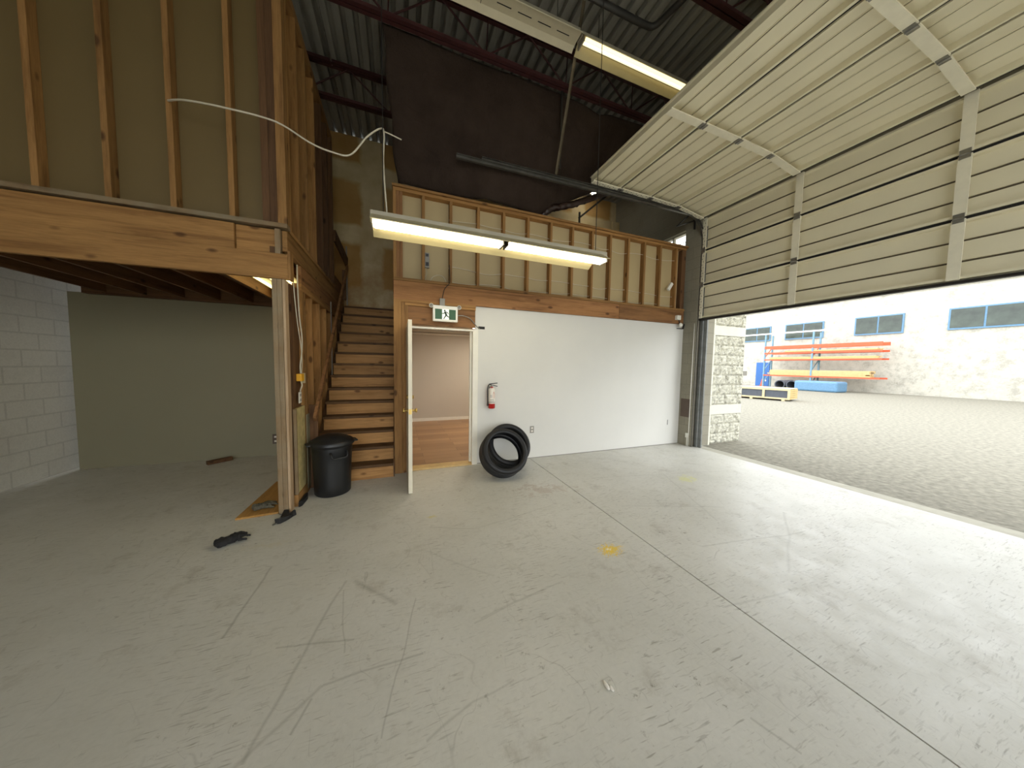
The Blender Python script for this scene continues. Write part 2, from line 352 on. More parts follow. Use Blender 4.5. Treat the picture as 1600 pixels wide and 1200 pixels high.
class MB:
    def __init__(s): s.bm = bmesh.new()
    def box(s, x0, x1, y0, y1, z0, z1):
        m = Matrix.Translation(((x0 + x1) / 2, (y0 + y1) / 2, (z0 + z1) / 2)) @ Matrix.Diagonal((abs(x1 - x0), abs(y1 - y0), abs(z1 - z0), 1))
        bmesh.ops.create_cube(s.bm, size=1, matrix=m); return s
    def obox(s, c, size, rot):
        m = Matrix.Translation(c) @ rot.to_4x4() @ Matrix.Diagonal((size[0], size[1], size[2], 1))
        bmesh.ops.create_cube(s.bm, size=1, matrix=m); return s
    def bar(s, a, b, w_, h_, up=(0, 0, 1)):
        """a straight board from a to b, w_ across and h_ along up"""
        a, b = Vector(a), Vector(b); d = (b - a); L = d.length; d.normalize(); u = Vector(up)
        x = u.cross(d)
        if x.length < 1e-4: x = Vector((1, 0, 0)).cross(d)
        x.normalize(); z = d.cross(x)
        R = Matrix((x, d, z)).transposed()
        return s.obox((a + b) / 2, (w_, L, h_), R)
    def cyl(s, a, b, r, seg=14, r2=None):
        a, b = Vector(a), Vector(b); d = b - a; q = d.to_track_quat('Z', 'Y').to_matrix().to_4x4()
        bmesh.ops.create_cone(s.bm, cap_ends=True, segments=seg, radius1=r, radius2=r if r2 is None else r2, depth=d.length, matrix=Matrix.Translation((a + b) / 2) @ q); return s
    def tube(s, pts, r, seg=8):
        pts = [Vector(p) for p in pts]; rings = []
        ref = Vector((0.13, 0.21, 0.97))
        for i, p in enumerate(pts):
            t = (pts[min(i + 1, len(pts) - 1)] - pts[max(i - 1, 0)]).normalized()
            x = ref.cross(t)
            if x.length < 1e-3: x = Vector((1, 0, 0)).cross(t)
            x.normalize(); y = t.cross(x); ref = y
            rings.append([s.bm.verts.new(p + (x * math.cos(2 * PI * j / seg) + y * math.sin(2 * PI * j / seg)) * r) for j in range(seg)])
        for i in range(len(rings) - 1):
            for j in range(seg): s.bm.faces.new((rings[i][j], rings[i][(j + 1) % seg], rings[i + 1][(j + 1) % seg], rings[i + 1][j]))
        s.bm.faces.new(rings[0][::-1]); s.bm.faces.new(rings[-1]); return s
    def lathe(s, prof, c=(0, 0, 0), seg=40, mat=None, sx=1.0, sy=1.0, close=False):
        mat = mat or Matrix.Identity(4); c = Vector(c); rings = []
        for r, z in prof:
            rings.append([s.bm.verts.new(mat @ Vector((math.cos(2 * PI * j / seg) * r * sx, math.sin(2 * PI * j / seg) * r * sy, z)) + c) for j in range(seg)])
        n_ = len(rings)
        for i in range(n_ if close else n_ - 1):
            a, b = rings[i], rings[(i + 1) % n_]
            for j in range(seg): s.bm.faces.new((a[j], a[(j + 1) % seg], b[(j + 1) % seg], b[j]))
        if not close:
            if prof[0][0] > 1e-5: s.bm.faces.new(rings[0][::-1])
            if prof[-1][0] > 1e-5: s.bm.faces.new(rings[-1])
        return s
    def prism(s, poly, axis, t0, t1):
        """extrude a polygon given in the two other coordinates along axis"""
        def P(p, t):
            return {'X': (t, p[0], p[1]), 'Y': (p[0], t, p[1]), 'Z': (p[0], p[1], t)}[axis]
        a = [s.bm.verts.new(P(p, t0)) for p in poly]; b = [s.bm.verts.new(P(p, t1)) for p in poly]
        n_ = len(poly)
        for i in range(n_): s.bm.faces.new((a[i], a[(i + 1) % n_], b[(i + 1) % n_], b[i]))
        s.bm.faces.new(a[::-1]); s.bm.faces.new(b); return s
    def sphere(s, c, r, sx=1, sy=1, sz=1, seg=16):
        bmesh.ops.create_uvsphere(s.bm, u_segments=seg, v_segments=seg // 2 + 2, radius=r, matrix=Matrix.Translation(c) @ Matrix.Diagonal((sx, sy, sz, 1))); return s
    def build(s, name, mat, parent=None, smooth=False, bevel=0.0, local=False, subsurf=0):
        bm = s.bm; bmesh.ops.recalc_face_normals(bm, faces=bm.faces)
        xs = [v.co for v in bm.verts]
        lo = Vector((min(v.x for v in xs), min(v.y for v in xs), min(v.z for v in xs))); hi = Vector((max(v.x for v in xs), max(v.y for v in xs), max(v.z for v in xs)))
        c = Vector(((lo.x + hi.x) / 2, (lo.y + hi.y) / 2, lo.z))
        bmesh.ops.translate(bm, verts=bm.verts, vec=-c)
        me = bpy.data.meshes.new(name); bm.to_mesh(me); bm.free()
        o = bpy.data.objects.new(name, me); COL.objects.link(o)
        if mat is not None: me.materials.append(mat)
        if parent is not None:
            o.parent = parent; o.location = c - WP[parent]
        else: o.location = c
        WP[o] = c
        if smooth:
            for p in me.polygons: p.use_smooth = True
            if smooth == 'auto':
                for e in me.edges: pass
                try: me.set_sharp_from_angle(angle=0.7)
                except Exception: pass
        if bevel:
            b = o.modifiers.new('bevel', 'BEVEL'); b.width = bevel; b.segments = 2; b.limit_method = 'ANGLE'
        if subsurf:
            m_ = o.modifiers.new('sub', 'SUBSURF'); m_.levels = subsurf; m_.render_levels = subsurf
        return o

def B(*a): return MB().box(*a)
def thing(name, label, cat, loc=(0, 0, 0), group=None):
    o = bpy.data.objects.new(name, None); COL.objects.link(o); o.location = loc; WP[o] = Vector(loc); o.empty_display_size = 0.1
    o['label'] = label; o['category'] = cat
    if group: o['group'] = group
    return o
def tag(o, label, cat, group=None):
    o['label'] = label; o['category'] = cat
    if group: o['group'] = group
    return o
def struct(name, mb, mat, **kw):
    o = mb.build(name, mat, **kw); o['kind'] = 'structure'; return o
def copy_tree(o, parent=None):
    c = o.copy(); COL.objects.link(c)
    if parent is not None: c.parent = parent
    WP[c] = WP[o].copy()
    for ch in list(o.children):
        copy_tree(ch, c)
    return c
def sag(a, b, d, n=14):
    a, b = Vector(a), Vector(b); return [a.lerp(b, i / n) - Vector((0, 0, 4 * d * (i / n) * (1 - i / n))) for i in range(n + 1)]
def smooth_path(pts, n=8):
    pts = [Vector(p) for p in pts]; out = []
    for i in range(len(pts) - 1):
        p0, p1, p2, p3 = pts[max(i - 1, 0)], pts[i], pts[i + 1], pts[min(i + 2, len(pts) - 1)]
        for j in range(n):
            t = j / n
            out.append(0.5 * ((2 * p1) + (p2 - p0) * t + (2 * p0 - 5 * p1 + 4 * p2 - p3) * t * t + (3 * p1 - p0 - 3 * p2 + p3) * t ** 3))
    out.append(pts[-1]); return out

# ------------------------------------------------------------------ sizes of the place
YW = 4.47          # face of the office wall
XS = 5.36          # face of the block pier beside the door
ZR = 6.0           # underside of the roof deck
YF = 6.96          # far wall over the mezzanine
ZM = 2.67          # mezzanine floor
DY0, DY1 = 0.0, 4.18   # the overhead door's two edges
XD = 5.45          # its plane
XL, YB = -4.2, -4.5    # far corners of the unit, out of view

# ------------------------------------------------------------------ the shell
fl = MB(); fl.box(XL, 2.0355, YB, 8.4, -0.15, 0); fl.box(2.0445, 5.45, YB, 8.4, -0.15, 0); fl.box(2.03, 2.05, YB, 8.4, -0.15, -0.02)
flo = struct('floor', fl, M['floor'])
# keep the material's coordinates equal to the room's own
def world_origin(o):
    d = WP[o].copy(); o.data.transform(Matrix.Translation(d)); o.location = o.location - d; WP[o] = Vector((0, 0, 0))
world_origin(flo)

dk = MB(); x = XL - 0.2; prof = []
while x < 7.0:
    prof += [(x, 0.0), (x + 0.084, 0.0), (x + 0.096, 0.065), (x + 0.140, 0.065)]; x += 0.152
prof.append((x, 0.0))
lo_ = [dk.bm.verts.new((px, YB - 0.2, ZR + pz)) for px, pz in prof]; hi_ = [dk.bm.verts.new((px, YF + 0.3, ZR + pz)) for px, pz in prof]
for i in range(len(prof) - 1): dk.bm.faces.new((lo_[i], lo_[i + 1], hi_[i + 1], hi_[i]))
dk.box(XL - 0.2, 7.0, YB - 0.2, YF + 0.3, ZR + 0.08, ZR + 0.2)
struct('ceiling', dk, M['deck'])

M['blockwx'] = block_material('white_painted_block_side', (214, 212, 204), 'X', mortar_mul=0.85, var=0.02)
M['blockwy'] = block_material('white_painted_block_end', (214, 212, 204), 'Y', mortar_mul=0.85, var=0.02)
struct('wall_left', B(XL - 0.2, XL, YB - 0.2, 8.4, 0, ZR), M['blockwx'])
struct('wall_rear', MB().box(XL, -2.8, YB - 0.2, YB, 0, ZR).box(4.5, XS, YB - 0.2, YB, 0, ZR).box(-2.8, 4.5, YB - 0.2, YB, 4.4, ZR), M['blockwy'])  # unseen open bay, added to let daylight in from behind
struct('ground_rear', B(-30, 5.5, -40, YB - 0.15, -0.25, -0.02), M['kerb'])
# block side wall: pier, parts over and beyond the door, upper wall with the window
sw = MB()
sw.box(XS, 5.85, 4.18, 4.52, 0, ZR)
sw.box(XD + 0.10, 5.68, DY0, 4.18, 4.32, ZR)
sw.box(XS, 5.85, -1.0, DY0 - 0.02, 0, ZR); sw.box(XD + 0.1, 5.85, -4.2, -1.0, 4.32, ZR); sw.box(XS, 5.85, YB, -4.2, 0, ZR)  # includes an unseen second bay, added open for more daylight
sw.box(5.62, 5.85, 4.52, YF + 0.2, 0, 3.55)
sw.box(5.62, 5.85, 4.52, YF + 0.2, 4.40, ZR)
sw.box(5.62, 5.85, 5.45, YF + 0.2, 3.55, 4.40)
wr = struct('wall_right', sw, M['blockX'])
# far wall above the mezzanine
fw = MB(); fw.box(-3.9, 5.62, YF, YF + 0.15, 2.52, ZR)
struct('wall_far', fw, M['mud'])
struct('wall_far_lower', B(-3.9, -0.05, YF, YF + 0.15, 0.0, 2.515), M['mud'])
lf = MB(); lf.box(1.2, 5.60, YF - 0.10, YF - 0.001, 3.5, 5.22)
struct('trim_1', lf, M['white'])
struct('trim_2', B(5.40, 5.615, YF - 0.16, YF - 0.101, 2.7, 5.42), M['mud'])

# high window in the side wall
wd = MB(); wz0, wz1, wy0, wy1 = 3.55, 4.40, 4.55, 5.45
for y0, y1, z0, z1 in [(wy0, wy1, wz1 - 0.03, wz1), (wy0, wy1, wz0, wz0 + 0.03), (wy0, wy0 + 0.03, wz0, wz1), (wy1 - 0.03, wy1, wz0, wz1), (5.09, 5.13, wz0, wz1)]:
    wd.box(5.70, 5.76, y0, y1, z0, z1)
wd.box(5.72, 5.735, 4.80, 4.812, wz0, wz1); wd.box(5.72, 5.735, wy0, wy1, 4.20, 4.212); wd.box(5.72, 5.735, wy0, wy1, 3.9, 3.912)
wf = struct('window_1', wd, M['white'])

# ------------------------------------------------------------------ office wall, office behind it
ow = MB()
ow.box(1.09, XS, YW, YW + 0.013, 0.008, 2.415)
struct('wall_back', ow, M['dry'])
struct('baseboard_back', B(1.14, XS, YW - 0.004, YW - 0.0005, 0.0, 0.012), M['grey'])
struct('wall_office_side', B(-0.03, 0.07, YW + 0.10, 8.2, 0.02, 2.40), M['beige'])
of = MB(); of.box(-0.03, 5.6, 8.2, 8.3, 0, 2.44)
struct('wall_office_far', of, M['beige'])
struct('wall_office_front', B(1.12, 5.4, YW + 0.09, YW + 0.10, 0.02, 2.40), M['beige'])
struct('wall_office_end', B(5.5, 5.6, YW + 0.1, 8.2, 0.0, 2.4), M['beige'])
struct('ceiling_office', B(-0.03, 5.6, YW + 0.06, 8.3, 2.42, 2.50), M['white'])
struct('floor_office', B(0.07, 5.5, YW + 0.06, 8.2, 0.002, 0.022), M['lam'])
struct('floor_mezzanine', B(-0.05, 5.62, YW + 0.02, YF, 2.52, ZM), M['darkX'])
struct('baseboard_office', B(0.07, 5.5, 8.185, 8.199, 0.022, 0.10), M['white'])
struct('trim_3', B(0.07, 5.5, 8.16, 8.199, 2.30, 2.33), M['white'])
struct('trim_4', B(0.07, 5.5, 8.14, 8.199, 2.38, 2.41), M['white'])
ol = thing('office_fill_light', 'unseen white ceiling panel light added to brighten the office beyond the open door', 'ceiling light', (2.2, 6.6, 2.36))  # unseen lamp, added to light the office
B(1.6, 2.8, 6.3, 6.9, 2.38, 2.42).build('light_frame', M['white'], ol)
B(1.63, 2.77, 6.33, 6.87, 2.368, 2.379).build('diffuser', emit('office_fill_lit', (1.0, 0.88, 0.72), 13.0), ol)

# door way: posts, trimmer, header, jambs, sill
dw = thing('door_framing', 'rough timber posts and header boards framing the office doorway', 'door framing', (0.6, YW, 0))
B(-0.045, 0.055, 4.40, 4.53, 0, 2.40).build('post', M['woodZ'], dw)
B(0.057, 0.098, 4.41, 4.53, 0, 2.40).build('post', M['woodZ'], dw)
B(0.100, 0.140, 4.42, 4.53, 0, 2.335).build('jack_stud', M['woodZ'], dw)
B(0.10, 1.088, 4.415, 4.50, 2.335, 2.372).build('trimmer', M['woodX'], dw)
B(-0.045, 1.088, 4.40, 4.50, 2.373, 2.405).build('trimmer', M['woodX'], dw)
B(0.141, 1.088, 4.435, 4.50, 2.085, 2.333).build('header_board', M['rimX'], dw)
dj = MB(); dj.box(0.145, 0.170, 4.445, 4.58, 0, 2.06); 
fr = struct('trim_5', MB().box(0.172, 1.078, 4.45, 4.575, 2.035, 2.058).box(1.058, 1.078, 4.45, 4.575, 0, 2.0345).box(1.079, 1.14, 4.452, 4.469, 0, 2.06).box(0.146, 0.171, 4.45, 4.575, 0, 2.058), M['white'])
struct('trim_6', B(1.030, 1.0575, 4.52, 4.56, 0.03, 2.034), M['white'])
struct('trim_7', B(0.172, 1.0575, 4.44, 4.60, 0.0005, 0.026), M['lumber'])
struct('door_1', B(0.112, 0.156, 3.63, 4.438, 0.012, 2.035), M['doorw'], bevel=0.002)
dr = bpy.data.objects['door_1']
def knob_pts(side, z, r, L, nm):
    sx = 0.156 if side > 0 else 0.112
    m = Matrix.Rotation(side * PI / 2, 4, 'Y')
    prof = [(r * 0.95, 0.0), (r * 0.95, 0.008), (r * 0.4, 0.012), (r * 0.4, L * 0.45), (r * 0.8, L * 0.6), (r, L * 0.8), (r * 0.75, L * 0.97), (0.0001, L)]
    mb = MB().lathe(prof, (sx, 3.70, z), 20, m); mb.build(nm, M['brass'], dr, smooth=True)
knob_pts(1, 0.985, 0.027, 0.06, 'door_knob'); knob_pts(-1, 0.985, 0.027, 0.06, 'door_knob')
knob_pts(1, 1.145, 0.024, 0.022, 'deadbolt'); knob_pts(-1, 1.145, 0.024, 0.018, 'deadbolt')
for zz in (0.25, 1.02, 1.8): B(0.156, 0.160, 4.36, 4.436, zz, zz + 0.09).build('hinge', M['brass'], dr)
B(0.118, 0.150, 3.627, 3.6302, 0.95, 1.01).build('latch_plate', M['brass'], dr)

# rim board and half wall on top
rim = thing('floor_rim_beam', 'long reddish timber rim beam above the white wall', 'beam', (2.6, YW, 2.42))
B(-0.045, 3.72, 4.425, 4.463, 2.407, 2.66).build('rim_board', M['rimX'], rim, bevel=0.002)
B(3.725, 5.30, 4.425, 4.463, 2.407, 2.66).build('rim_board', M['rimX'], rim, bevel=0.002)
hw = thing('stud_half_wall', 'open timber stud half wall standing on the rim beam', 'framed wall', (2.6, YW, 2.66))
B(-0.045, 5.30, 4.415, 4.53, 2.662, 2.70).build('bottom_plate', M['woodX'], hw)
B(-0.045, 5.30, 4.43, 4.53, 3.835, 3.872).build('top_plate', M['woodX'], hw)
B(-0.055, 5.32, 4.40, 4.55, 3.874, 3.905).build('cap_board', M['woodX'], hw)
B(-0.045, -0.006, 4.43, 4.53, 2.701, 3.834).build('stud', M['woodZ'], hw)
B(-0.004, 0.034, 4.435, 4.53, 2.701, 3.834).build('stud', M['rimZ'], hw)
B(0.036, 0.074, 4.438, 4.53, 2.701, 3.834).build('stud', M['rimZ'], hw)
studx = [0.345, 0.722, 1.125, 1.522, 1.925, 2.327, 2.731, 3.124, 3.500, 3.895, 4.270, 4.655, 5.055]
for sx in studx:
    B(sx - 0.019, sx + 0.019, 4.435, 4.53, 2.701, 3.834).build('stud', M['woodZ'], hw)
B(-0.045, 5.30, 4.531, 4.545, 2.68, 3.87).build('backing_board', M['dryback'], hw)
B(5.20, 5.30, 4.44, 4.53, 2.701, 3.834).build('stud', M['darkZ'], hw)

# thin wires threaded through the studs
for zr, y_, seed in ((3.60, 4.47, 1), (2.93, 4.49, 2), (2.74, 4.47, 3)):
    random.seed(seed); pts = [(0.7, y_, zr)]
    xx = 0.7
    for sx in studx[1:]:
        pts += sag(pts[-1], (sx, y_, zr + random.uniform(-0.02, 0.02)), random.uniform(-0.01, 0.035), 6)[1:]
    lab = {1: 'thin pale cable threaded through the upper part of the half wall studs', 2: 'thin pale cable drooping through the lower part of the half wall studs', 3: 'thin pale cable lying just above the half wall bottom plate'}[seed]
    tag(MB().tube(pts, 0.0035, 6).build('cable', M['cable_w'], smooth=True), lab, 'cable')
random.seed(11)
eb = thing('electrical_box', 'small grey electrical box on the second stud of the half wall', 'electrical box', (0.40, 4.44, 2.86))
B(0.366, 0.425, 4.435, 4.49, 2.88, 3.08).build('box_body', M['grey'], eb, bevel=0.003)
B(0.375, 0.415, 4.430, 4.436, 2.90, 2.95).build('switch', M['black'], eb)
B(0.378, 0.412, 4.430, 4.436, 3.03, 3.065).build('switch', M['black'], eb)
tag(MB().tube(smooth_path([(0.38, 4.46, 2.88), (0.39, 4.45, 2.80), (0.365, 4.45, 2.74), (0.37, 4.44, 2.705)]), 0.004, 6).build('cable', M['cable_w'], smooth=True), 'short white cable dropping from the grey box on the half wall', 'cable')
tag(MB().tube(smooth_path([(0.44, 4.45, 2.705), (0.47, 4.45, 2.76), (0.55, 4.46, 2.80), (0.62, 4.46, 2.78), (0.66, 4.46, 2.72)]), 0.004, 6).build('cable', M['cable_w'], smooth=True), 'looped white cable on the half wall bottom plate', 'cable')
tag(MB().tube(smooth_path([(0.70, 4.42, 2.95), (0.705, 4.405, 2.80), (0.70, 4.40, 2.69), (0.63, 4.395, 2.60), (0.595, 4.39, 2.45)]), 0.005, 6).build('cable', M['cable_d'], smooth=True), 'dark cable running from the half wall down to the exit sign', 'cable')

# ------------------------------------------------------------------ exit sign
ex = thing('exit_sign', 'green running figure exit sign with two lamp heads above the doorway', 'exit sign', (0.64, 4.40, 2.13))
ex0, ex1, ey, ez0, ez1 = 0.462, 0.808, 4.335, 2.135, 2.355
B(ex0, ex1, ey, 4.398, ez0, ez1).build('housing', M['plastic'], ex, bevel=0.006)
fx0, fx1, fz0, fz1 = ex0 + 0.03, ex1 - 0.03, ez0 + 0.03, ez1 - 0.05
tw = (fx1 - fx0) / 3
B(fx0, fx0 + tw, ey - 0.003, ey + 0.001, fz0, fz1).build('green_panel', M['green'], ex)
B(fx1 - tw, fx1, ey - 0.003, ey + 0.001, fz0, fz1).build('green_panel', M['green'], ex)
gp = B(fx0 + tw, fx1 - tw, ey - 0.003, ey + 0.001, fz0, fz1).build('white_panel', M['exitglow'], ex)
fg = MB(); cx = (fx0 + fx1) / 2; H_ = fz1 - fz0
def fp(u, v): return (cx + u * H_, ey - 0.0045, fz0 + v * H_)
def limb(a, b, wd): fg.bar(fp(*a), fp(*b), 0.002, wd * H_, up=(Vector(fp(*b)) - Vector(fp(*a))).cross(Vector((0, 1, 0))))
fg.cyl((fp(-0.08, 0.86)[0], ey - 0.0055, fp(0, 0.86)[2]), (fp(-0.08, 0.86)[0], ey - 0.0035, fp(0, 0.86)[2]), 0.085 * H_, 14)
limb((-0.06, 0.76), (0.08, 0.42), 0.19); limb((-0.06, 0.72), (-0.20, 0.55), 0.07); limb((-0.20, 0.56), (-0.38, 0.58), 0.07)
limb((-0.04, 0.74), (0.20, 0.70), 0.07); limb((0.20, 0.70), (0.28, 0.54), 0.07)
limb((0.07, 0.44), (0.22, 0.28), 0.11); limb((0.22, 0.28), (0.46, 0.24), 0.09)
limb((0.06, 0.44), (-0.04, 0.26), 0.11); limb((-0.04, 0.28), (-0.18, 0.04), 0.09)
fg.build('running_figure', M['darkgreen'], ex)
for sx, s in ((ex0 - 0.02, -1), (ex1 + 0.02, 1)):
    m = Matrix.Rotation(PI / 2, 4, 'X')
    lh = MB().lathe([(0.001, -0.02), (0.018, -0.018), (0.026, 0.0), (0.030, 0.028), (0.027, 0.03), (0.001, 0.022)], (sx, 4.36, 2.345), 18, m).build('lamp_head', M['plastic'], ex, smooth=True)
    MB().lathe([(0.001, 0.031), (0.024, 0.0305), (0.024, 0.0285), (0.001, 0.0285)], (sx, 4.36, 2.345), 18, m).build('lens', M['grey'], lh, smooth=True)
B(0.560, 0.632, 4.37, 4.398, 2.356, 2.46).build('junction_box', M['grey'], ex, bevel=0.003)
tag(MB().tube(smooth_path([(0.812, 4.37, 2.235), (0.90, 4.38, 2.24), (1.0, 4.40, 2.21), (1.08, 4.435, 2.14), (1.15, 4.462, 2.085), (1.17, 4.475, 2.08)]), 0.007, 8).build('conduit', M['galv'], smooth=True), 'short flexible conduit curving from the exit sign into the white wall', 'conduit')
tag(B(1.145, 1.245, YW - 0.003, YW - 0.0005, 2.075, 2.115).build('wall_cutout', M['slot']), 'dark rectangular cut-out in the white wall beside the door head', 'cutout')

# ------------------------------------------------------------------ fire extinguisher
fe = thing('fire_extinguisher', 'red and white fire extinguisher hanging on the white wall', 'fire extinguisher', (1.34, 4.39, 0.87))
c = (1.345, 4.39, 0)
MB().lathe([(0.001, 0.872), (0.045, 0.872), (0.052, 0.882), (0.052, 1.14), (0.047, 1.165), (0.03, 1.185), (0.018, 1.195), (0.018, 1.21), (0.001, 1.21)], c, 32).build('cylinder', M['red'], fe, smooth='auto')
lb = MB(); sg = 24
for i in range(sg):
    a0, a1 = PI + 0.0 + i * PI / sg, PI + (i + 1) * PI / sg
    r_ = 0.0532
    q = [lb.bm.verts.new((c[0] + math.cos(a) * r_, c[1] + math.sin(a) * r_, z)) for a, z in ((a0, 0.948), (a1, 0.948), (a1, 1.140), (a0, 1.140))]
    lb.bm.faces.new(q)
    q = [lb.bm.verts.new((c[0] + math.cos(a) * rr, c[1] + math.sin(a) * rr, z)) for a, z, rr in ((a0, 1.140, r_), (a1, 1.140, r_), (a1, 1.167, 0.0485), (a0, 1.167, 0.0485))]
    lb.bm.faces.new(q)
    q = [lb.bm.verts.new((c[0] + math.cos(a) * rr, c[1] + math.sin(a) * rr, z)) for a, z, rr in ((a0, 1.167, 0.0485), (a1, 1.167, 0.0485), (a1, 1.187, 0.0315), (a0, 1.187, 0.0315))]
    lb.bm.faces.new(q)
bmesh.ops.remove_doubles(lb.bm, verts=lb.bm.verts, dist=1e-5)
lbo = lb.build('label', M['label'], fe, smooth=True)
pr = MB(); r_ = 0.0542
def cyp(a, z): return (c[0] + math.cos(a) * r_, c[1] + math.sin(a) * r_, z)
A0 = math.radians(290)
for poly in ([(A0 - 0.28, 1.03), (A0 + 0.28, 1.03), (A0 + 0.28, 1.09), (A0, 1.135), (A0 - 0.28, 1.09)],):
    pr.bm.faces.new([pr.bm.verts.new(cyp(a, z)) for a, z in poly])
pr.build('red_mark', M['redlabel'], lbo)
tx = MB()
for i, z in enumerate([0.962, 0.978, 0.994, 1.008, 1.045, 1.06, 1.075]):
    a_ = math.radians(228); b_ = math.radians(262 if i > 3 else 300 - 9 * (i % 2))
    n_ = 6
    for j in range(n_):
        u0, u1 = a_ + (b_ - a_) * j / n_, a_ + (b_ - a_) * (j + 0.8) / n_
        tx.bm.faces.new([tx.bm.verts.new(cyp(a, zz)) for a, zz in ((u0, z), (u1, z), (u1, z + 0.006), (u0, z + 0.006))])
tx.build('printed_text', M['ink'], lbo)
MB().cyl((1.345, 4.39, 1.21), (1.345, 4.39, 1.24), 0.017, 16).build('valve', M['galv'], fe)
MB().bar((1.30, 4.39, 1.245), (1.43, 4.375, 1.262), 0.022, 0.012).build('lever', M['black'], fe, bevel=0.001)
MB().bar((1.34, 4.39, 1.232), (1.43, 4.375, 1.212), 0.022, 0.012).build('handle', M['black'], fe, bevel=0.001)
MB().cyl((1.345, 4.372, 1.222), (1.345, 4.358, 1.222), 0.014, 16).build('gauge', M['galv'], fe)
hs = MB().tube(smooth_path([(1.335, 4.39, 1.235), (1.30, 4.385, 1.235), (1.278, 4.38, 1.19), (1.276, 4.38, 1.10), (1.280, 4.38, 0.96)]), 0.0085, 10).build('hose', M['black'], fe, smooth=True)
MB().cyl((1.280, 4.38, 0.96), (1.281, 4.38, 0.915), 0.011, 12, 0.015).build('nozzle', M['black'], hs)
MB().lathe([(0.0535, 0.965), (0.055, 0.965), (0.055, 0.975), (0.0535, 0.975)], c, 30, close=True).build('strap', M['galv'], fe)
B(1.32, 1.37, 4.44, YW - 0.001, 1.0, 1.2).build('wall_bracket', M['galv'], fe)

# ------------------------------------------------------------------ outlets and small things on the walls
def outlet(cx, cy, z0, w_, h_, nrm, mat, label, name='outlet'):
    t = thing(name, label, 'outlet', (cx, cy, z0))
    if nrm == 'Y':
        B(cx - w_ / 2, cx + w_ / 2, cy - 0.007, cy - 0.0006, z0, z0 + h_).build('cover_plate', mat, t, bevel=0.002)
        for dz in (0.28, 0.72): B(cx - 0.017, cx + 0.017, cy - 0.0105, cy - 0.0072, z0 + h_ * dz - 0.014, z0 + h_ * dz + 0.014).build('socket', M['label'], t, bevel=0.001)
    else:
        B(cx + 0.0006, cx + 0.007, cy - w_ / 2, cy + w_ / 2, z0, z0 + h_).build('cover_plate', mat, t, bevel=0.002)
        for dz in (0.28, 0.72): B(cx + 0.0072, cx + 0.0105, cy - 0.017, cy + 0.017, z0 + h_ * dz - 0.014, z0 + h_ * dz + 0.014).build('socket', M['grey'], t, bevel=0.001)
    return t
outlet(2.07, YW, 0.425, 0.072, 0.115, 'Y', M['grey'], 'grey outlet plate low on the white wall beside the tires')
tag(B(5.055, 5.065, YW - 0.004, YW - 0.0006, 0.40, 0.50).build('wall_slot', M['slot']), 'thin dark slit low on the white wall near the block pier', 'slot')
B2 = thing('sensor_box', 'small white box on the end of the rim beam by the block pier', 'sensor', (5.12, 4.40, 2.40))
B(5.07, 5.17, 4.37, 4.424, 2.475, 2.56).build('box_body', M['plastic'], B2, bevel=0.004)
MB().tube(smooth_path([(5.15, 4.40, 2.475), (5.17, 4.40, 2.42), (5.19, 4.41, 2.38)]), 0.008, 8).build('stem', M['cable_d'], B2, smooth=True)
ps = thing('door_sensor', 'round white sensor head on a dark bracket at the wall top corner', 'sensor', (5.2, 4.40, 2.33))
MB().sphere((5.20, 4.40, 2.385), 0.04, 1, 0.8, 1).build('head', M['plastic'], ps, smooth=True)
MB().bar((5.14, 4.42, 2.315), (5.30, 4.42, 2.315), 0.03, 0.012).bar((5.29, 4.42, 2.315), (5.32, 4.42, 2.41), 0.03, 0.012, up=(0, 1, 0)).build('bracket', M['darksteel'], ps)
tag(B(4.82, 4.88, 4.40, 4.434, 3.03, 3.05).build('tape_strip', M['plastic']), 'white strip hanging from a stud near the right end of the half wall', 'strip')
ts = bpy.data.objects['tape_strip']; ts.scale = (1, 1, 8); ts.rotation_euler = (0, 0.6, 0)
tag(B(XS - 0.008, XS - 0.0006, 4.22, 4.43, 0.57, 0.93).build('wall_patch', M['brownplate']), 'dark brown rectangular patch low on the block pier', 'patch')
tag(MB().box(XS - 0.034, XS - 0.001, 4.225, 4.275, 0.17, 0.26).box(XS - 0.02, XS - 0.001, 4.24, 4.26, 0.0, 0.17).build('low_junction_box', M['plastic'], bevel=0.003), 'small white junction box low on the block pier', 'junction box')
tag(MB().tube([(5.34, 4.215, 0.0), (5.335, 4.21, 1.2), (5.345, 4.215, 2.4)], 0.007, 8).build('conduit', M['plastic'], smooth=True), 'thin white conduit rising up the edge of the block pier', 'conduit')

# ------------------------------------------------------------------ stairs
st = thing('staircase', 'steep enclosed timber staircase rising beside the office wall', 'staircase', (-0.5, 4.3, 0))
RZ, RN = 0.1907, 0.197
for k_ in range(14):
    y = 4.30 + k_ * RN; xl = -0.985
    B(xl, -0.062, y, y + 0.019, k_ * RZ + (0.001 if k_ == 0 else 0.0), (k_ + 1) * RZ - 0.039).build('riser', M['stair'], st)
    if k_ < 13: B(xl - 0.01, -0.062, y - 0.012, y + RN + 0.02, (k_ + 1) * RZ - 0.038, (k_ + 1) * RZ).build('tread', M['tread'], st, bevel=0.004)
for xa, xb, mt in ((-0.060, -0.048, 'darkY'), (-0.9985, -0.9955, 'darkY')):
    MB().prism([(4.34, 0.0), (4.62, 0.0), (6.9, 2.35), (6.9, 2.66), (6.84, 2.66), (4.30, 0.20), (4.30, 0.0)], 'X', xa, xb).build('stringer', M[mt], st)
# landing
struct('floor_landing', B(-0.985, -0.062, 4.30 + 13 * RN + 0.02, YF, 2.52, 2.67), M['darkX'])
# the wall enclosing the stairs on the office side
struct('wall_stair', B(-0.046, -0.031, 4.531, YF, 0.0, 2.68), M['dryolive'])

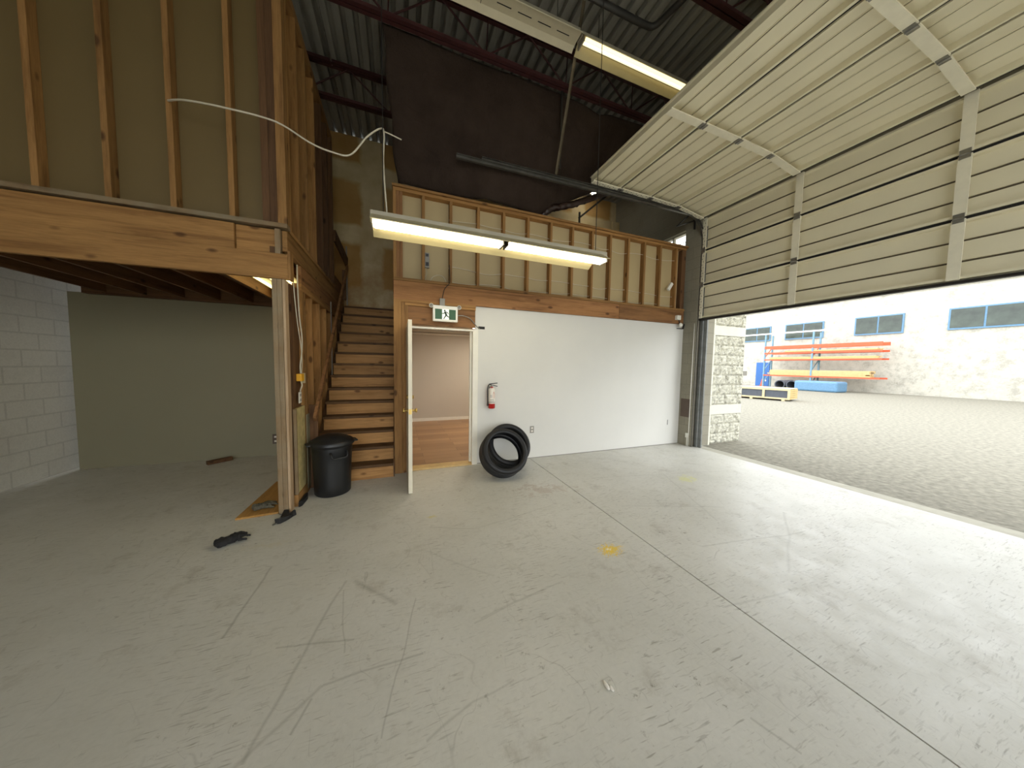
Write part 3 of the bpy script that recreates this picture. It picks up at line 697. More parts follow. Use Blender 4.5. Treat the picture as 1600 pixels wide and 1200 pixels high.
hr = thing('handrail', 'long sloping timber handrail on the left of the stairs', 'handrail', (-0.9, 4.1, 0.8))
MB().bar((-0.915, 4.10, 0.86), (-0.915, 6.85, 3.43), 0.034, 0.070).build('rail', M['rimY'], hr, bevel=0.003)
B(-0.965, -0.934, 4.26, 4.30, 0.74, 0.95).build('rail_bracket', M['darkZ'], hr)
B(-0.99, -0.934, 6.70, 6.74, 2.75, 3.32).build('rail_bracket', M['darkZ'], hr)

# ------------------------------------------------------------------ framed rooms on the left
XP = -1.0   # outer face of the side framing
fl_ = thing('stud_partition', 'lower timber stud partition running back along the stairs', 'framed wall', (-1.05, 5.3, 0))
B(-1.09, -1.0, 4.05, 6.1, 0.0, 0.038).build('bottom_plate', M['woodY'], fl_)
B(-1.09, -1.0, 4.04, 6.9, 2.33, 2.368).build('top_plate', M['woodY'], fl_)
B(-1.09, -1.0, 4.04, 6.9, 2.37, 2.408).build('top_plate', M['woodY'], fl_)
B(-1.04, -1.0, 4.04, 6.9, 2.41, 2.60).build('beam_board', M['rimY'], fl_)
for i, y in enumerate([4.05, 4.15, 4.46, 4.86, 5.26, 5.66, 6.06]):
    B(-1.09, -1.0, y, y + 0.038, 0.039, 2.329).build('stud', M['woodZ'], fl_)
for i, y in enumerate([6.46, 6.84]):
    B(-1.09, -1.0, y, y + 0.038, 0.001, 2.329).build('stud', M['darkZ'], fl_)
B(-1.104, -1.091, 4.05, 6.9, 0.0, 2.33).build('inner_board', M['ply'], fl_)
B(-0.999, -0.992, 4.09, 4.33, 0.04, 0.92).build('wall_patch', M['dryroom'], fl_)
nw = thing('newel_post', 'dark timber post at the foot of the stairs behind the bin', 'post', (-0.99, 4.3, 0))
B(-0.999, -0.91, 4.21, 4.25, 0, 1.02).build('post_board', M['darkZ'], nw)
tag(B(-0.996, -0.9865, 5.58, 5.62, 1.3, 2.5).build('trim_strip', M['grey']), 'pale vertical edge strip on the stair side of the partition', 'trim strip')

cp = thing('corner_post', 'tall weathered timber corner post of the framed room, standing on the floor', 'post', (-1.04, 3.6, 0))
B(-1.118, -1.077, 3.545, 3.64, 0.012, 2.325).build('post_ply', M['oldZ'], cp, bevel=0.002)
B(-1.075, -1.036, 3.54, 3.64, 0.012, 2.325).build('post_ply', M['oldZ'], cp, bevel=0.002)
B(-1.034, -1.012, 3.545, 3.64, 0.012, 2.325).build('post_ply', M['pale'], cp, bevel=0.002)
eb2 = thing('painted_end_board', 'cream painted board panel beside the weathered corner post', 'board', (-1.0, 3.85, 0))
B(-1.02, -0.996, 3.72, 4.03, 0.13, 1.04).build('panel', plain('cream_paint', (184, 168, 118), 0.6, var=0.25, scale=14), eb2)
B(-1.02, -0.992, 3.70, 3.73, 0.13, 1.04).build('edge_strip', M['oldZ'], eb2)
B(-1.06, -0.99, 3.70, 4.045, 0.001, 0.125).build('base_block', M['woodY'], eb2)
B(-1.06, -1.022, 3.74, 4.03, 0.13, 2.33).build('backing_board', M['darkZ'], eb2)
B(-1.02, -0.998, 3.985, 4.03, 1.05, 2.33).build('edge_strip', M['woodZ'], eb2)
yb = thing('yellow_junction_box', 'bright yellow electrical box on the partition above the white outlet', 'electrical box', (-0.98, 3.9, 1.32))
B(-1.02, -0.97, 3.84, 3.94, 1.325, 1.405).build('box_body', M['yellow'], yb, bevel=0.004)
B(-1.0, -0.965, 3.942, 3.965, 1.30, 1.41).build('side_clip', M['crate'], yb)
outlet(-0.990, 3.83, 1.09, 0.085, 0.12, 'X', M['plastic'], 'white outlet plate on the partition below the yellow box')
for i, (pts, lb_) in enumerate([
    ([(-0.99, 3.86, 2.56), (-0.985, 3.84, 2.35), (-0.985, 3.87, 2.05), (-0.98, 3.93, 1.80), (-0.98, 3.90, 1.62), (-0.985, 3.86, 1.5), (-0.985, 3.865, 1.41)], 'thick pale cable hanging down the partition to the yellow box'),
    ([(-0.985, 3.70, 2.45), (-0.985, 3.72, 2.25), (-0.985, 3.80, 1.95), (-0.98, 3.88, 1.72), (-0.98, 3.91, 1.55), (-0.985, 3.90, 1.41)], 'thinner pale cable swinging inward down to the yellow box'),
    ([(-0.985, 3.87, 1.325), (-0.98, 3.89, 1.28), (-0.985, 3.86, 1.24), (-0.985, 3.84, 1.215)], 'short white cable between the yellow box and the outlet')]):
    tag(MB().tube(smooth_path(pts), 0.0065 if i != 1 else 0.0045, 8).build('cable', M['cable_w'], smooth=True), lb_, 'cable')

# beams over the opening on the left
bl = thing('opening_beam', 'thick double timber beam spanning the opening of the framed room', 'beam', (-2.5, 3.6, 2.33))
B(-3.9, -0.985, 3.545, 3.59, 2.328, 2.565).build('lower_board', M['woodX'], bl, bevel=0.002)
B(-1.395, -1.09, 3.60, 3.64, 2.568, 2.80).build('upper_board', M['woodX'], bl, bevel=0.002)
B(-3.9, -1.40, 3.575, 3.64, 2.568, 2.80).build('upper_board', M['woodX'], bl, bevel=0.002)
B(-1.088, -1.045, 3.56, 3.64, 2.568, 2.80).build('end_block', M['oldZ'], bl, bevel=0.002)
B(-0.984, -0.962, 3.545, 3.64, 2.326, 2.60).build('end_cap', M['woodZ'], bl, bevel=0.002)
B(-1.13, -1.092, 3.565, 3.599, 2.568, 2.63).build('end_block', M['darkZ'], bl)
sb = thing('side_rim_beam', 'timber rim beam receding along the side of the framed room above the stairs', 'beam', (-1.02, 5.2, 2.6))
B(-1.04, -0.998, 3.60, 6.9, 2.605, 2.80).build('rim_board', M['woodY'], sb, bevel=0.002)
# upper room: front and side framing
uf = thing('upper_stud_wall', 'upper timber stud wall facing the workshop above the opening beam', 'framed wall', (-2.5, 3.6, 2.8))
B(-3.9, -0.98, 3.545, 3.64, 2.812, 2.85).build('bottom_plate', M['oldX'], uf)
B(-3.9, -0.98, 3.545, 3.64, 5.25, 5.288).build('top_plate', M['woodX'], uf)
for x_, mt in ((-1.017, 'wood'), (-1.085, 'dark'), (-1.145, 'dark'), (-1.40, 'wood'), (-1.80, 'wood'), (-2.2, 'wood'), (-2.6, 'wood'), (-3.0, 'wood'), (-3.4, 'wood')):  # the dark studs carry the corner's shade in their colour
    w2 = 0.035 if x_ == -1.017 else (0.03 if x_ == -1.085 else (0.028 if x_ == -1.145 else 0.02))
    B(x_ - w2, x_ + w2, 3.545 if x_ in (-1.017,) else 3.56, 3.64, 2.851, 5.249).build('stud', M[mt + 'Z'], uf)
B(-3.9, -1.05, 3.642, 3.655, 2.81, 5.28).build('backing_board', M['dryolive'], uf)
us = thing('upper_side_wall', 'upper timber stud wall receding above the stairs', 'framed wall', (-1.05, 5.2, 2.8))
B(-1.08, -0.995, 3.66, 5.96, 2.812, 2.85).build('bottom_plate', M['woodY'], us)
B(-1.08, -0.995, 3.66, 5.96, 5.16, 5.25).build('top_plate', M['woodY'], us)
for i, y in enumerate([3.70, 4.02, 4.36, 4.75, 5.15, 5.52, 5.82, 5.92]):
    B(-1.08, -0.995, y, y + 0.038, 2.851, 5.159).build('stud', M['woodZ' if i < 4 else 'darkZ'], us)  # rear studs darker: shade put into the wood colour
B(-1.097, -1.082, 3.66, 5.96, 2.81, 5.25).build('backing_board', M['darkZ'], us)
sgd = thing('stair_guard', 'dark timber guard with a sloping board at the head of the stairs', 'guard', (-1.03, 6.5, 2.62))
MB().bar((-0.985, 5.975, 3.68), (-0.93, 6.92, 3.52), 0.03, 0.20).build('sloping_board', M['darkY'], sgd)
MB().prism([(5.98, 2.62), (6.93, 2.62), (6.93, 3.08), (5.98, 3.08)], 'X', -1.06, -1.03).build('infill_board', M['rimY'], sgd)
tag(B(-0.955, -0.93, 6.93, 6.95, 2.69, 3.85).build('corner_bead', M['grey']), 'white vertical corner edge beside the top of the stairs', 'corner trim')
tag(MB().lathe([(0.001, 0), (0.17, 0.0), (0.18, 0.4), (0.17, 0.9), (0.18, 1.3), (0.13, 1.42), (0.001, 1.45)], (-1.32, 6.62, 2.641), 14).build('insulation_roll', M['wrap'], smooth=True), 'pale wrapped roll standing in the gap at the head of the stairs', 'insulation roll')
struct('floor_upper_room', B(-3.9, -1.10, 3.66, YF, 2.60, 2.64), M['darkX'])
# joists of the upper floor
jo = []
for i, xj in enumerate([-1.70, -2.10, -2.5, -2.9, -3.3, -3.7]):
    o = B(xj, xj + 0.038, 3.66, 5.88, 2.43, 2.60).build('floor_joist', M['darkY'])
    lb_ = ['timber floor joist over the framed room, nearest the corner post', 'timber floor joist over the framed room, second from the corner post', 'timber floor joist over the framed room, third from the corner post', 'timber floor joist over the framed room, fourth from the corner post', 'timber floor joist over the framed room, fifth from the corner post', 'timber floor joist over the framed room, farthest from the corner post'][i]
    tag(o, lb_, 'joist', 'floor joists over the framed room')
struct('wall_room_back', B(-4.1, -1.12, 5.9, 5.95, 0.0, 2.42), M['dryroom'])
tag(B(-3.9, -1.12, 5.80, 5.895, 2.40, 2.60).build('ledger_board', M['darkX']), 'dark ledger board along the back of the framed room', 'board')
outlet(-1.87, 5.9, 0.19, 0.085, 0.16, 'Y', M['brownplate'], 'brown outlet plate on the grey back wall of the framed room')
rl = thing('room_strip_light', 'yellow glowing strip light between joists of the framed room', 'ceiling light', (-1.3, 4.3, 2.5))
B(-1.66, -1.16, 3.72, 5.2, 2.55, 2.595).build('light_housing', M['reflector'], rl)
for xt in (-1.56, -1.40, -1.24): MB().cyl((xt, 3.76, 2.525), (xt, 5.16, 2.525), 0.018, 12).build('tube', M['tubeyellow'], rl, smooth=True)
tag(MB().bar((-2.62, 5.62, 0.03), (-2.40, 5.80, 0.03), 0.07, 0.05).build('timber_offcut', M['darkX']), 'short dark timber offcut on the floor against the grey back wall', 'offcut')

# ------------------------------------------------------------------ roof joists
def joist(y, label):
    t = thing('roof_joist', label, 'roof joist', (1, y, 5.47), 'red steel roof joists')
    x0, x1 = XL, 5.6
    MB().box(x0, x1, y - 0.055, y - 0.006, 5.955, 5.998).box(x0, x1, y + 0.006, y + 0.055, 5.955, 5.998).build('top_chord', M['redsteel'], t)
    MB().box(x0, x1, y - 0.05, y - 0.006, 5.47, 5.51).box(x0, x1, y + 0.006, y + 0.05, 5.47, 5.51).build('bottom_chord', M['redsteel'], t)
    wb = MB(); x = 1.09 - 1.17 * 4
    while x < x1:
        for s in (-1, 1):
            xe = x + s * 0.585
            if x0 < xe < x1 and x0 < x < x1: wb.cyl((x, y, 5.50), (xe, y, 5.965), 0.011, 8)
        if x0 < x < x1: wb.cyl((x, y, 5.50), (x + 0.02, y, 5.965), 0.008, 8)
        x += 1.17
    wb.build('web_bars', M['redsteel'], t)
joist(5.43, 'dark red steel roof joist nearest the far wall')
joist(3.985, 'dark red steel roof joist that carries the brown tarpaulin')
joist(2.53, 'dark red steel roof joist in front of the high strip lights')
joist(1.08, 'dark red steel roof joist nearest above the camera side')

# ------------------------------------------------------------------ tarpaulin
tp = MB(); NX, NZ = 96, 40
rows = []
def interp(tab, x):
    if x <= tab[0][0]: return tab[0][1]
    for (a, va), (b, vb) in zip(tab, tab[1:]):
        if x <= b: return va + (vb - va) * (x - a) / (b - a)
    return tab[-1][1]
top_z = [(-0.15, 5.50), (1.2, 5.49), (2.0, 5.475), (2.6, 5.45), (2.9, 5.38), (3.1, 5.44), (3.8, 5.47), (5.2, 5.47)]
bot_z = [(-0.15, 3.98), (2.2, 3.965), (2.32, 4.02), (2.44, 4.18), (2.8, 4.36), (3.3, 4.62), (3.8, 4.75), (5.2, 4.95)]
for i in range(NX + 1):
    x = -0.15 + (5.0 + 0.15) * i / NX; colv = []
    for j in range(NZ + 1):
        v = j / NZ; z = interp(top_z, x) * (1 - v) + interp(bot_z, x) * v
        y = 4.05 + 0.50 * v ** 1.3 + 0.04 * math.sin(x * 4 + v * 5) * v + 0.05 * math.sin(x * 1.7 + 3 * v) - 0.09 * math.sin(PI * v) * math.sin(x * 0.9 + 0.4)
        y += 0.05 * math.exp(-((x - 1.6 - 1.6 * v) / 0.12) ** 2) * math.sin(PI * min(1, v * 1.3)) - 0.05 * math.exp(-((x - 0.4 - 0.8 * v) / 0.10) ** 2) * v
        xx = x + (0.16 * v if i < 6 else 0) * (1 - i / 6 if i < 6 else 0) + 0.015 * math.sin(v * 14)
        y = max(y, 4.075)
        colv.append(tp.bm.verts.new((xx, y, z)))
    rows.append(colv)
for i in range(NX):
    for j in range(NZ): tp.bm.faces.new((rows[i][j], rows[i + 1][j], rows[i + 1][j + 1], rows[i][j + 1]))
to = tp.build('tarpaulin', M['tarp'], smooth=True)
sm = to.modifiers.new('thick', 'SOLIDIFY'); sm.thickness = 0.003
tag(to, 'large dark brown tarpaulin hung from the roof joist behind the half wall', 'tarpaulin')
rt = MB().tube(smooth_path([(2.22, 4.60, 3.98), (2.36, 4.58, 4.12), (2.6, 4.57, 4.20), (2.9, 4.56, 4.32), (3.3, 4.55, 4.52), (3.7, 4.55, 4.70)]), 0.05, 12)
for v in rt.bm.verts: v.co += Vector((random.uniform(-.012, .012), random.uniform(-.012, .012), random.uniform(-.014, .014)))
tag(rt.build('rolled_tarpaulin_edge', plain('glossy_brown_sheet', (46, 30, 27), 0.3, var=0.3, scale=12), smooth=True), 'shiny rolled edge of dark sheet hanging over the half wall', 'rolled sheet')
sb_ = MB().bar((2.96, 4.62, 3.93), (2.96, 4.62, 4.20), 0.025, 0.025).bar((2.95, 4.62, 4.10), (3.75, 4.60, 4.80), 0.03, 0.03, up=(0, 1, 0))
tag(sb_.build('angle_brace', M['darksteel']), 'dark steel brace rising from behind the half wall', 'brace')
sl = thing('small_strip_light', 'small white strip light far back over the mezzanine', 'ceiling light', (4.65, 6.3, 5.66))
MB().box(4.35, 4.7, 6.26, 6.38, 5.70, 5.75).box(4.40, 4.41, 6.31, 6.33, 5.75, 6.0).box(4.64, 4.65, 6.31, 6.33, 5.75, 6.0).build('light_housing', M['cover'], sl)
MB().cyl((4.38, 6.32, 5.68), (4.66, 6.32, 5.68), 0.019, 12).build('tube', emit('small_lit_tube', (1.0, 0.95, 0.82), 26.0), sl, smooth=True)

# ------------------------------------------------------------------ hanging strip lights
def strip_light(label, x0, x1, y, z, tube_mat, drops, lit=True, hw=0.20, group=None, mid=True):
    t = thing('strip_light', label, 'strip light', ((x0 + x1) / 2, y, z - 0.04), group)
    B(x0, x1, y - 0.055, y + 0.055, z + 0.045, z + 0.095).build('channel', M['fixture'], t, bevel=0.003)
    for s in (-1, 1):
        pol = [(y + s * 0.056, z + 0.060), (y + s * hw, z - 0.030), (y + s * (hw + 0.004), z - 0.034), (y + s * (hw + 0.002), z - 0.040), (y + s * (hw - 0.004), z - 0.036), (y + s * 0.056, z + 0.052)]
        B_ = MB().prism(pol, 'X', x0 + 0.01, x1 - 0.07); B_.build('reflector', M['reflector'], t)
    xm = (x0 + x1) / 2
    for s in ((-1, 1) if mid else (-1.5, -0.4)):
        for a, b in (((x0 + 0.03, xm - 0.035), (xm + 0.035, x1 - 0.02)) if mid else ((x0 + 0.05, x1 - 0.03),)):
            MB().cyl((a, y + s * 0.045, z), (b, y + s * 0.045, z), 0.018, 14).build('tube', tube_mat, t, smooth=True)
    for xx in ((x0 + 0.012, xm - 0.02, xm + 0.02, x1 - 0.012) if mid else (x0 + 0.03, x1 - 0.012)):
        B(xx - 0.007, xx + 0.007, y - 0.07, y + 0.07, z - 0.02, z + 0.046).build('lamp_holder', M['fixture'] if xx not in (xm - 0.02, xm + 0.02) else M['darksteel'], t)
    for xd, zt in drops:
        MB().cyl((xd, y, z + 0.095), (xd, y, zt), 0.004, 6).build('hanger_wire', M['cable_d'], t)
    return t
strip_light('long twin tube fluorescent strip light hanging low in front of the half wall', -0.215, 2.275, 3.0, 2.765, M['tubeon'], [(-0.11, 5.95), (2.15, 5.95)])
strip_light('lit high fluorescent strip light under the roof beside the raised door', 2.12, 4.50, 3.43, 5.52, M['tubehigh'], [(2.4, 5.95), (4.2, 5.95)], hw=0.13, mid=False)
# the unlit neighbour with slotted reflector
t = thing('slotted_strip_light', 'unlit high strip light with slotted white reflector under the roof', 'strip light', (0.9, 3.43, 5.48))
B(-0.32, 2.09, 3.36, 3.46, 5.565, 5.615).build('channel', M['fixture'], t)
MB().prism([(3.35, 5.575), (3.30, 5.51), (3.305, 5.505), (3.36, 5.565)], 'X', -0.32, 2.09).build('reflector', M['cover'], t)
MB().prism([(3.46, 5.575), (3.56, 5.50), (3.555, 5.495), (3.45, 5.565)], 'X', -0.32, 2.09).build('reflector', M['cover'], t)
cv = B(-0.32, 2.09, 3.33, 3.50, 5.535, 5.55).build('cover', M['cover'], t)
for k_ in range(9):
    xx = -0.2 + k_ * 0.25
    B(xx, xx + 0.17, 3.415, 3.425, 5.5335, 5.5352).build('slot', M['slot'], cv)
for k_ in (0.88,): B(k_, k_ + 0.006, 3.33, 3.50, 5.5335, 5.5352).build('seam', M['slot'], cv)
for xd in (0.0, 1.8): MB().cyl((xd, 3.41, 5.615), (xd, 3.41, 5.95), 0.004, 6).build('hanger_wire', M['cable_d'], t)

# cables and pipes overhead
tag(MB().tube(smooth_path([(-1.80, 3.555, 3.72), (-1.62, 3.40, 3.66), (-1.325, 3.3, 3.617), (-0.977, 3.3, 3.608), (-0.72, 3.3, 3.50), (-0.545, 3.3, 3.464), (-0.40, 3.3, 3.48), (-0.26, 3.28, 3.66), (-0.14, 3.25, 3.75), (-0.105, 3.2, 3.68), (-0.11, 3.12, 3.35), (-0.08, 3.02, 2.865)]), 0.0075, 8).build('cable', M['cable_w'], smooth=True), 'long white cable looping across to the low hanging strip light', 'cable')
tag(MB().tube(smooth_path([(-0.11, 3.25, 3.735), (-0.03, 3.28, 3.74), (0.05, 3.3, 3.735)]), 0.006, 6).build('cable', M['cable_w'], smooth=True), 'short white cable stub branching off beside the tarpaulin', 'cable')
tag(MB().tube([(-0.90, 4.0, 5.965), (-0.885, 5.3, 5.965), (-0.885, 6.9, 5.965)], 0.010, 8).build('conduit', M['galv'], smooth=True), 'thin conduit running along the roof deck above the stairs', 'conduit')
tag(MB().tube(smooth_path([(1.4, 3.06, 5.62), (2.2, 3.06, 5.62), (2.75, 3.055, 5.62), (2.90, 3.02, 5.62), (2.95, 2.85, 5.62), (3.0, 2.62, 5.62), (3.2, 1.6, 5.62)], 6), 0.035, 12).build('gas_pipe', M['pipe'], smooth=True), 'dark grey pipe bending under the roof deck', 'pipe')
# hangers of the door track
tag(MB().bar((2.20, 4.10, 4.36), (2.13, 3.37, 5.95), 0.032, 0.004, up=(0, 1, 0)).bar((2.218, 4.10, 4.36), (2.148, 3.37, 5.95), 0.004, 0.032, up=(0, 1, 0)).build('track_hanger', M['strap']), 'sloping steel hanger strap between the door track and the roof', 'hanger')
tag(B(2.215, 2.24, 4.02, 4.03, 4.40, 5.50).build('track_hanger', M['darksteel']), 'dim vertical steel hanger strap in front of the tarpaulin', 'hanger')

# ------------------------------------------------------------------ the overhead door
od = thing('overhead_door', 'raised beige sectional overhead door above the yard opening', 'garage door', (XD, 2.1, 2.48))
joints = [(2.855, 4.495), (3.41, 4.492), (4.045, 4.490), (4.69, 4.470), (5.315, 4.375), (XD, 3.745), (XD, 3.110), (XD, 2.480)]
joints.insert(5, (XD, 4.345))
secs = [(joints[i], joints[i + 1]) for i in range(len(joints) - 1) if i != 4]
stile_y = [DY1 - 0.045, 2.72, 1.35, DY0 + 0.045]
for si, ((xa, za), (xb, zb)) in enumerate(secs):
    a = Vector((xa, 0, za)); b = Vector((xb, 0, zb)); d = (b - a); L = d.length; d.normalize()
    nrm = Vector((d.z, 0, -d.x))           # towards the inside: down when open, -X when upright
    if nrm.x > 0.3 or (abs(d.x) > 0.5 and nrm.z > 0): nrm = -nrm
    if abs(d.z) > 0.5 and nrm.x > 0: nrm = -nrm
    g = 0.018
    # pan profile: (along, towards the room)
    prof = [(g, 0.0), (g, 0.062), (g + 0.022, 0.062), (g + 0.024, 0.004)]
    for f_ in (1 / 3, 2 / 3):
        prof += [(L * f_ - 0.012, 0.004), (L * f_ - 0.008, 0.012), (L * f_ - 0.004, 0.012), (L * f_ - 0.002, -0.018), (L * f_ + 0.014, -0.018), (L * f_ + 0.016, 0.004)]
    prof += [(L - g - 0.030, 0.004), (L - g - 0.028, 0.062), (L - g, 0.062), (L - g, 0.0), (L - 0.001, -0.008), (L - 0.001, -0.022), (0.001, -0.022), (0.001, -0.008)]
    mb = MB()
    pts0 = [a + d * u + nrm * v for u, v in prof]
    va = [mb.bm.verts.new((p.x, DY0, p.z)) for p in pts0]; vb = [mb.bm.verts.new((p.x, DY1, p.z)) for p in pts0]
    for i in range(len(prof)):
        j = (i + 1) % len(prof); mb.bm.faces.new((va[i], va[j], vb[j], vb[i]))
    mb.bm.faces.new(va[::-1]); mb.bm.faces.new(vb)
    so = mb.build('door_section', M['doorpanel'], od)
    R = Matrix((d, Vector((0, 1, 0)), d.cross(Vector((0, 1, 0))))).transposed()
    if si < len(secs) - 1: MB().obox(b + nrm * 0.030 + Vector((0, (DY0 + DY1) / 2, 0)), (0.034, DY1 - DY0, 0.03), R).build('joint_seal_shade', M['slot'], so)  # dark seal, widened to stand in for the shade beside the lips
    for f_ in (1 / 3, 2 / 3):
        MB().obox(a + d * (L * f_ + 0.006) + nrm * -0.007 + Vector((0, (DY0 + DY1) / 2, 0)), (0.014, DY1 - DY0 - 0.01, 0.018), R).build('groove_shade_strip', M['seam'], so)  # dark strips paint the shade at the bottom of the pressed grooves
    for k_, sy in enumerate(stile_y):
        wdt = 0.085 if 0 < k_ < 3 else 0.075
        MB().obox((a + b) / 2 + nrm * 0.070 + Vector((0, sy, 0)), (L - 0.02, wdt, 0.014), R).build('stile', M['doorrib'], so)
        if k_ in (0, 3):
            hl = MB()
            n_h = int(L / 0.05)
            for q in range(1, n_h):
                hl.obox(a + d * (L * q / n_h) + nrm * 0.0782 + Vector((0, sy + (0.012 if q % 2 else -0.012), 0)), (0.012, 0.012, 0.002), R)
            hl.build('punched_holes', M['slot'], so)
        if si < len(secs) - 1 and si != 3:
            hg = MB().obox(b + nrm * 0.080 + Vector((0, sy, 0)), (0.09, 0.07, 0.010), R).cyl(b + nrm * 0.086 + Vector((0, sy - 0.035, 0)), b + nrm * 0.086 + Vector((0, sy + 0.035, 0)), 0.009, 8)
            hg.build('hinge', M['galv'], so)
bs = MB().box(XD - 0.048, XD + 0.02, DY0, DY1, 2.452, 2.482).build('bottom_seal', M['darksteel'], od)
# shaft along the head
tag(MB().cyl((5.40, DY0 - 0.1, 4.405), (5.40, DY1 + 0.06, 4.405), 0.014, 12).build('torsion_shaft', M['galv'], smooth=True), 'long steel shaft at the bend of the overhead door', 'shaft')
# tracks
def track(y, s, lab):
    t = thing('door_track', lab, 'door track', (5.3, y, 0))
    path = [(XD - 0.055, 0.0), (XD - 0.055, 3.95)]
    for i in range(9):
        an = i / 8 * PI / 2 * 0.98
        path.append((XD - 0.055 - 0.42 * (1 - math.cos(an)), 3.95 + 0.42 * math.sin(an)))
    path.append((0.75, 4.30))
    for nm, off in (('vertical_track', 0), ('horizontal_track', 1)):
        seg = path[:2] if off == 0 else path[1:]
        mb = MB()
        for (x0, z0), (x1, z1) in zip(seg, seg[1:]):
            dd = Vector((x1 - x0, 0, z1 - z0)).normalized(); nn = Vector((-dd.z, 0, dd.x))
            p0, p1 = Vector((x0, y, z0)), Vector((x1, y, z1))
            mb.bar(p0 + Vector((0, 0.028 * s, 0)), p1 + Vector((0, 0.028 * s, 0)), 0.003, 0.055, up=nn)
            for q in (-1, 1): mb.bar(p0 + nn * 0.027 * q + Vector((0, 0.010 * s, 0)), p1 + nn * 0.027 * q + Vector((0, 0.010 * s, 0)), 0.038, 0.003, up=nn)
        mb.build(nm, M['trackm'], t)
    MB().bar((4.95, y + 0.03 * s, 4.42), (1.1, y + 0.03 * s, 4.36), 0.004, 0.028).bar((4.95, y + 0.012 * s, 4.434), (1.1, y + 0.012 * s, 4.374), 0.03, 0.004).build('stiffener_angle', M['trackm'], t)
    MB().box(XD - 0.005, XD + 0.03, y - 0.045 * (s > 0) , y + 0.045 * (s < 0) + 0.001, 0.0, 4.2).build('jamb_angle', M['blueangle'], t)
    for z in (0.4, 1.3, 2.2, 3.1, 3.8):
        B(XD - 0.06, XD + 0.0, y + 0.030 * s - 0.003, y + 0.030 * s + 0.003, z, z + 0.06).build('track_bracket', M['galv'], t)
    return t
track(DY1 - 0.028 + 0.012, 1, 'steel door track curving from the pier to overhead beside the half wall')
track(DY0 + 0.016, -1, 'steel door track on the far right side of the opening')
# weather seal on the pier
tag(MB().box(XD + 0.035, XD + 0.065, 4.06, 4.178, 0.0, 4.3).build('jamb_seal', M['blueangle']), 'dark grey steel jamb strip on the pier edge', 'jamb strip')
br = MB().bar((5.34, 4.30, 4.36), (5.34, 4.72, 4.42), 0.03, 0.012).bar((5.34, 4.72, 4.42), (5.34, 4.40, 4.54), 0.03, 0.012).bar((5.34, 4.32, 4.20), (5.34, 4.32, 4.56), 0.03, 0.02, up=(0, 1, 0))
tag(br.build('wall_bracket', M['darksteel']), 'dark triangular steel bracket at the top of the block pier', 'bracket')

# ------------------------------------------------------------------ bin
bn = thing('trash_bin', 'black round plastic trash bin with domed lid at the stair foot', 'trash bin', (-0.72, 4.0, 0))
bc = (-0.725, 4.005, 0)
MB().lathe([(0.001, 0.004), (0.176, 0.004), (0.186, 0.015), (0.190, 0.12), (0.199, 0.36), (0.206, 0.50), (0.209, 0.51), (0.209, 0.56), (0.214, 0.565), (0.220, 0.61), (0.210, 0.61), (0.204, 0.56), (0.178, 0.03), (0.001, 0.02)], bc, 56).build('body', M['black'], bn, smooth='auto')
ld = MB().lathe([(0.229, 0.585), (0.234, 0.59), (0.232, 0.618), (0.222, 0.63), (0.205, 0.640), (0.196, 0.634), (0.16, 0.664), (0.11, 0.686), (0.05, 0.698), (0.0001, 0.70)], bc, 56).build('lid', M['black'], bn, smooth='auto')
for an in (math.radians(200), math.radians(20)):
    cx_, cy_ = bc[0] + 0.238 * math.cos(an), bc[1] + 0.238 * math.sin(an)
    tn = Vector((-math.sin(an), math.cos(an), 0)); cN = Vector((math.cos(an), math.sin(an), 0))
    MB().bar(Vector((cx_, cy_, 0.60)) - tn * 0.07, Vector((cx_, cy_, 0.60)) + tn * 0.07, 0.05, 0.018).build('lid_latch', M['black'], ld, bevel=0.006)
for an in (math.radians(-62), math.radians(118)):
    nV = Vector((math.cos(an), math.sin(an), 0)); tn = Vector((-math.sin(an), math.cos(an), 0)); o_ = Vector(bc)
    hp = [o_ + nV * p + tn * q + Vector((0, 0, z_)) for p, q, z_ in ((0.198, -0.085, 0.52), (0.228, -0.083, 0.495), (0.238, -0.068, 0.46), (0.242, 0, 0.457), (0.238, 0.068, 0.46), (0.228, 0.083, 0.495), (0.198, 0.085, 0.52))]
    MB().tube(smooth_path(hp, 4), 0.0105, 8).build('handle', M['black'], bn, smooth=True)

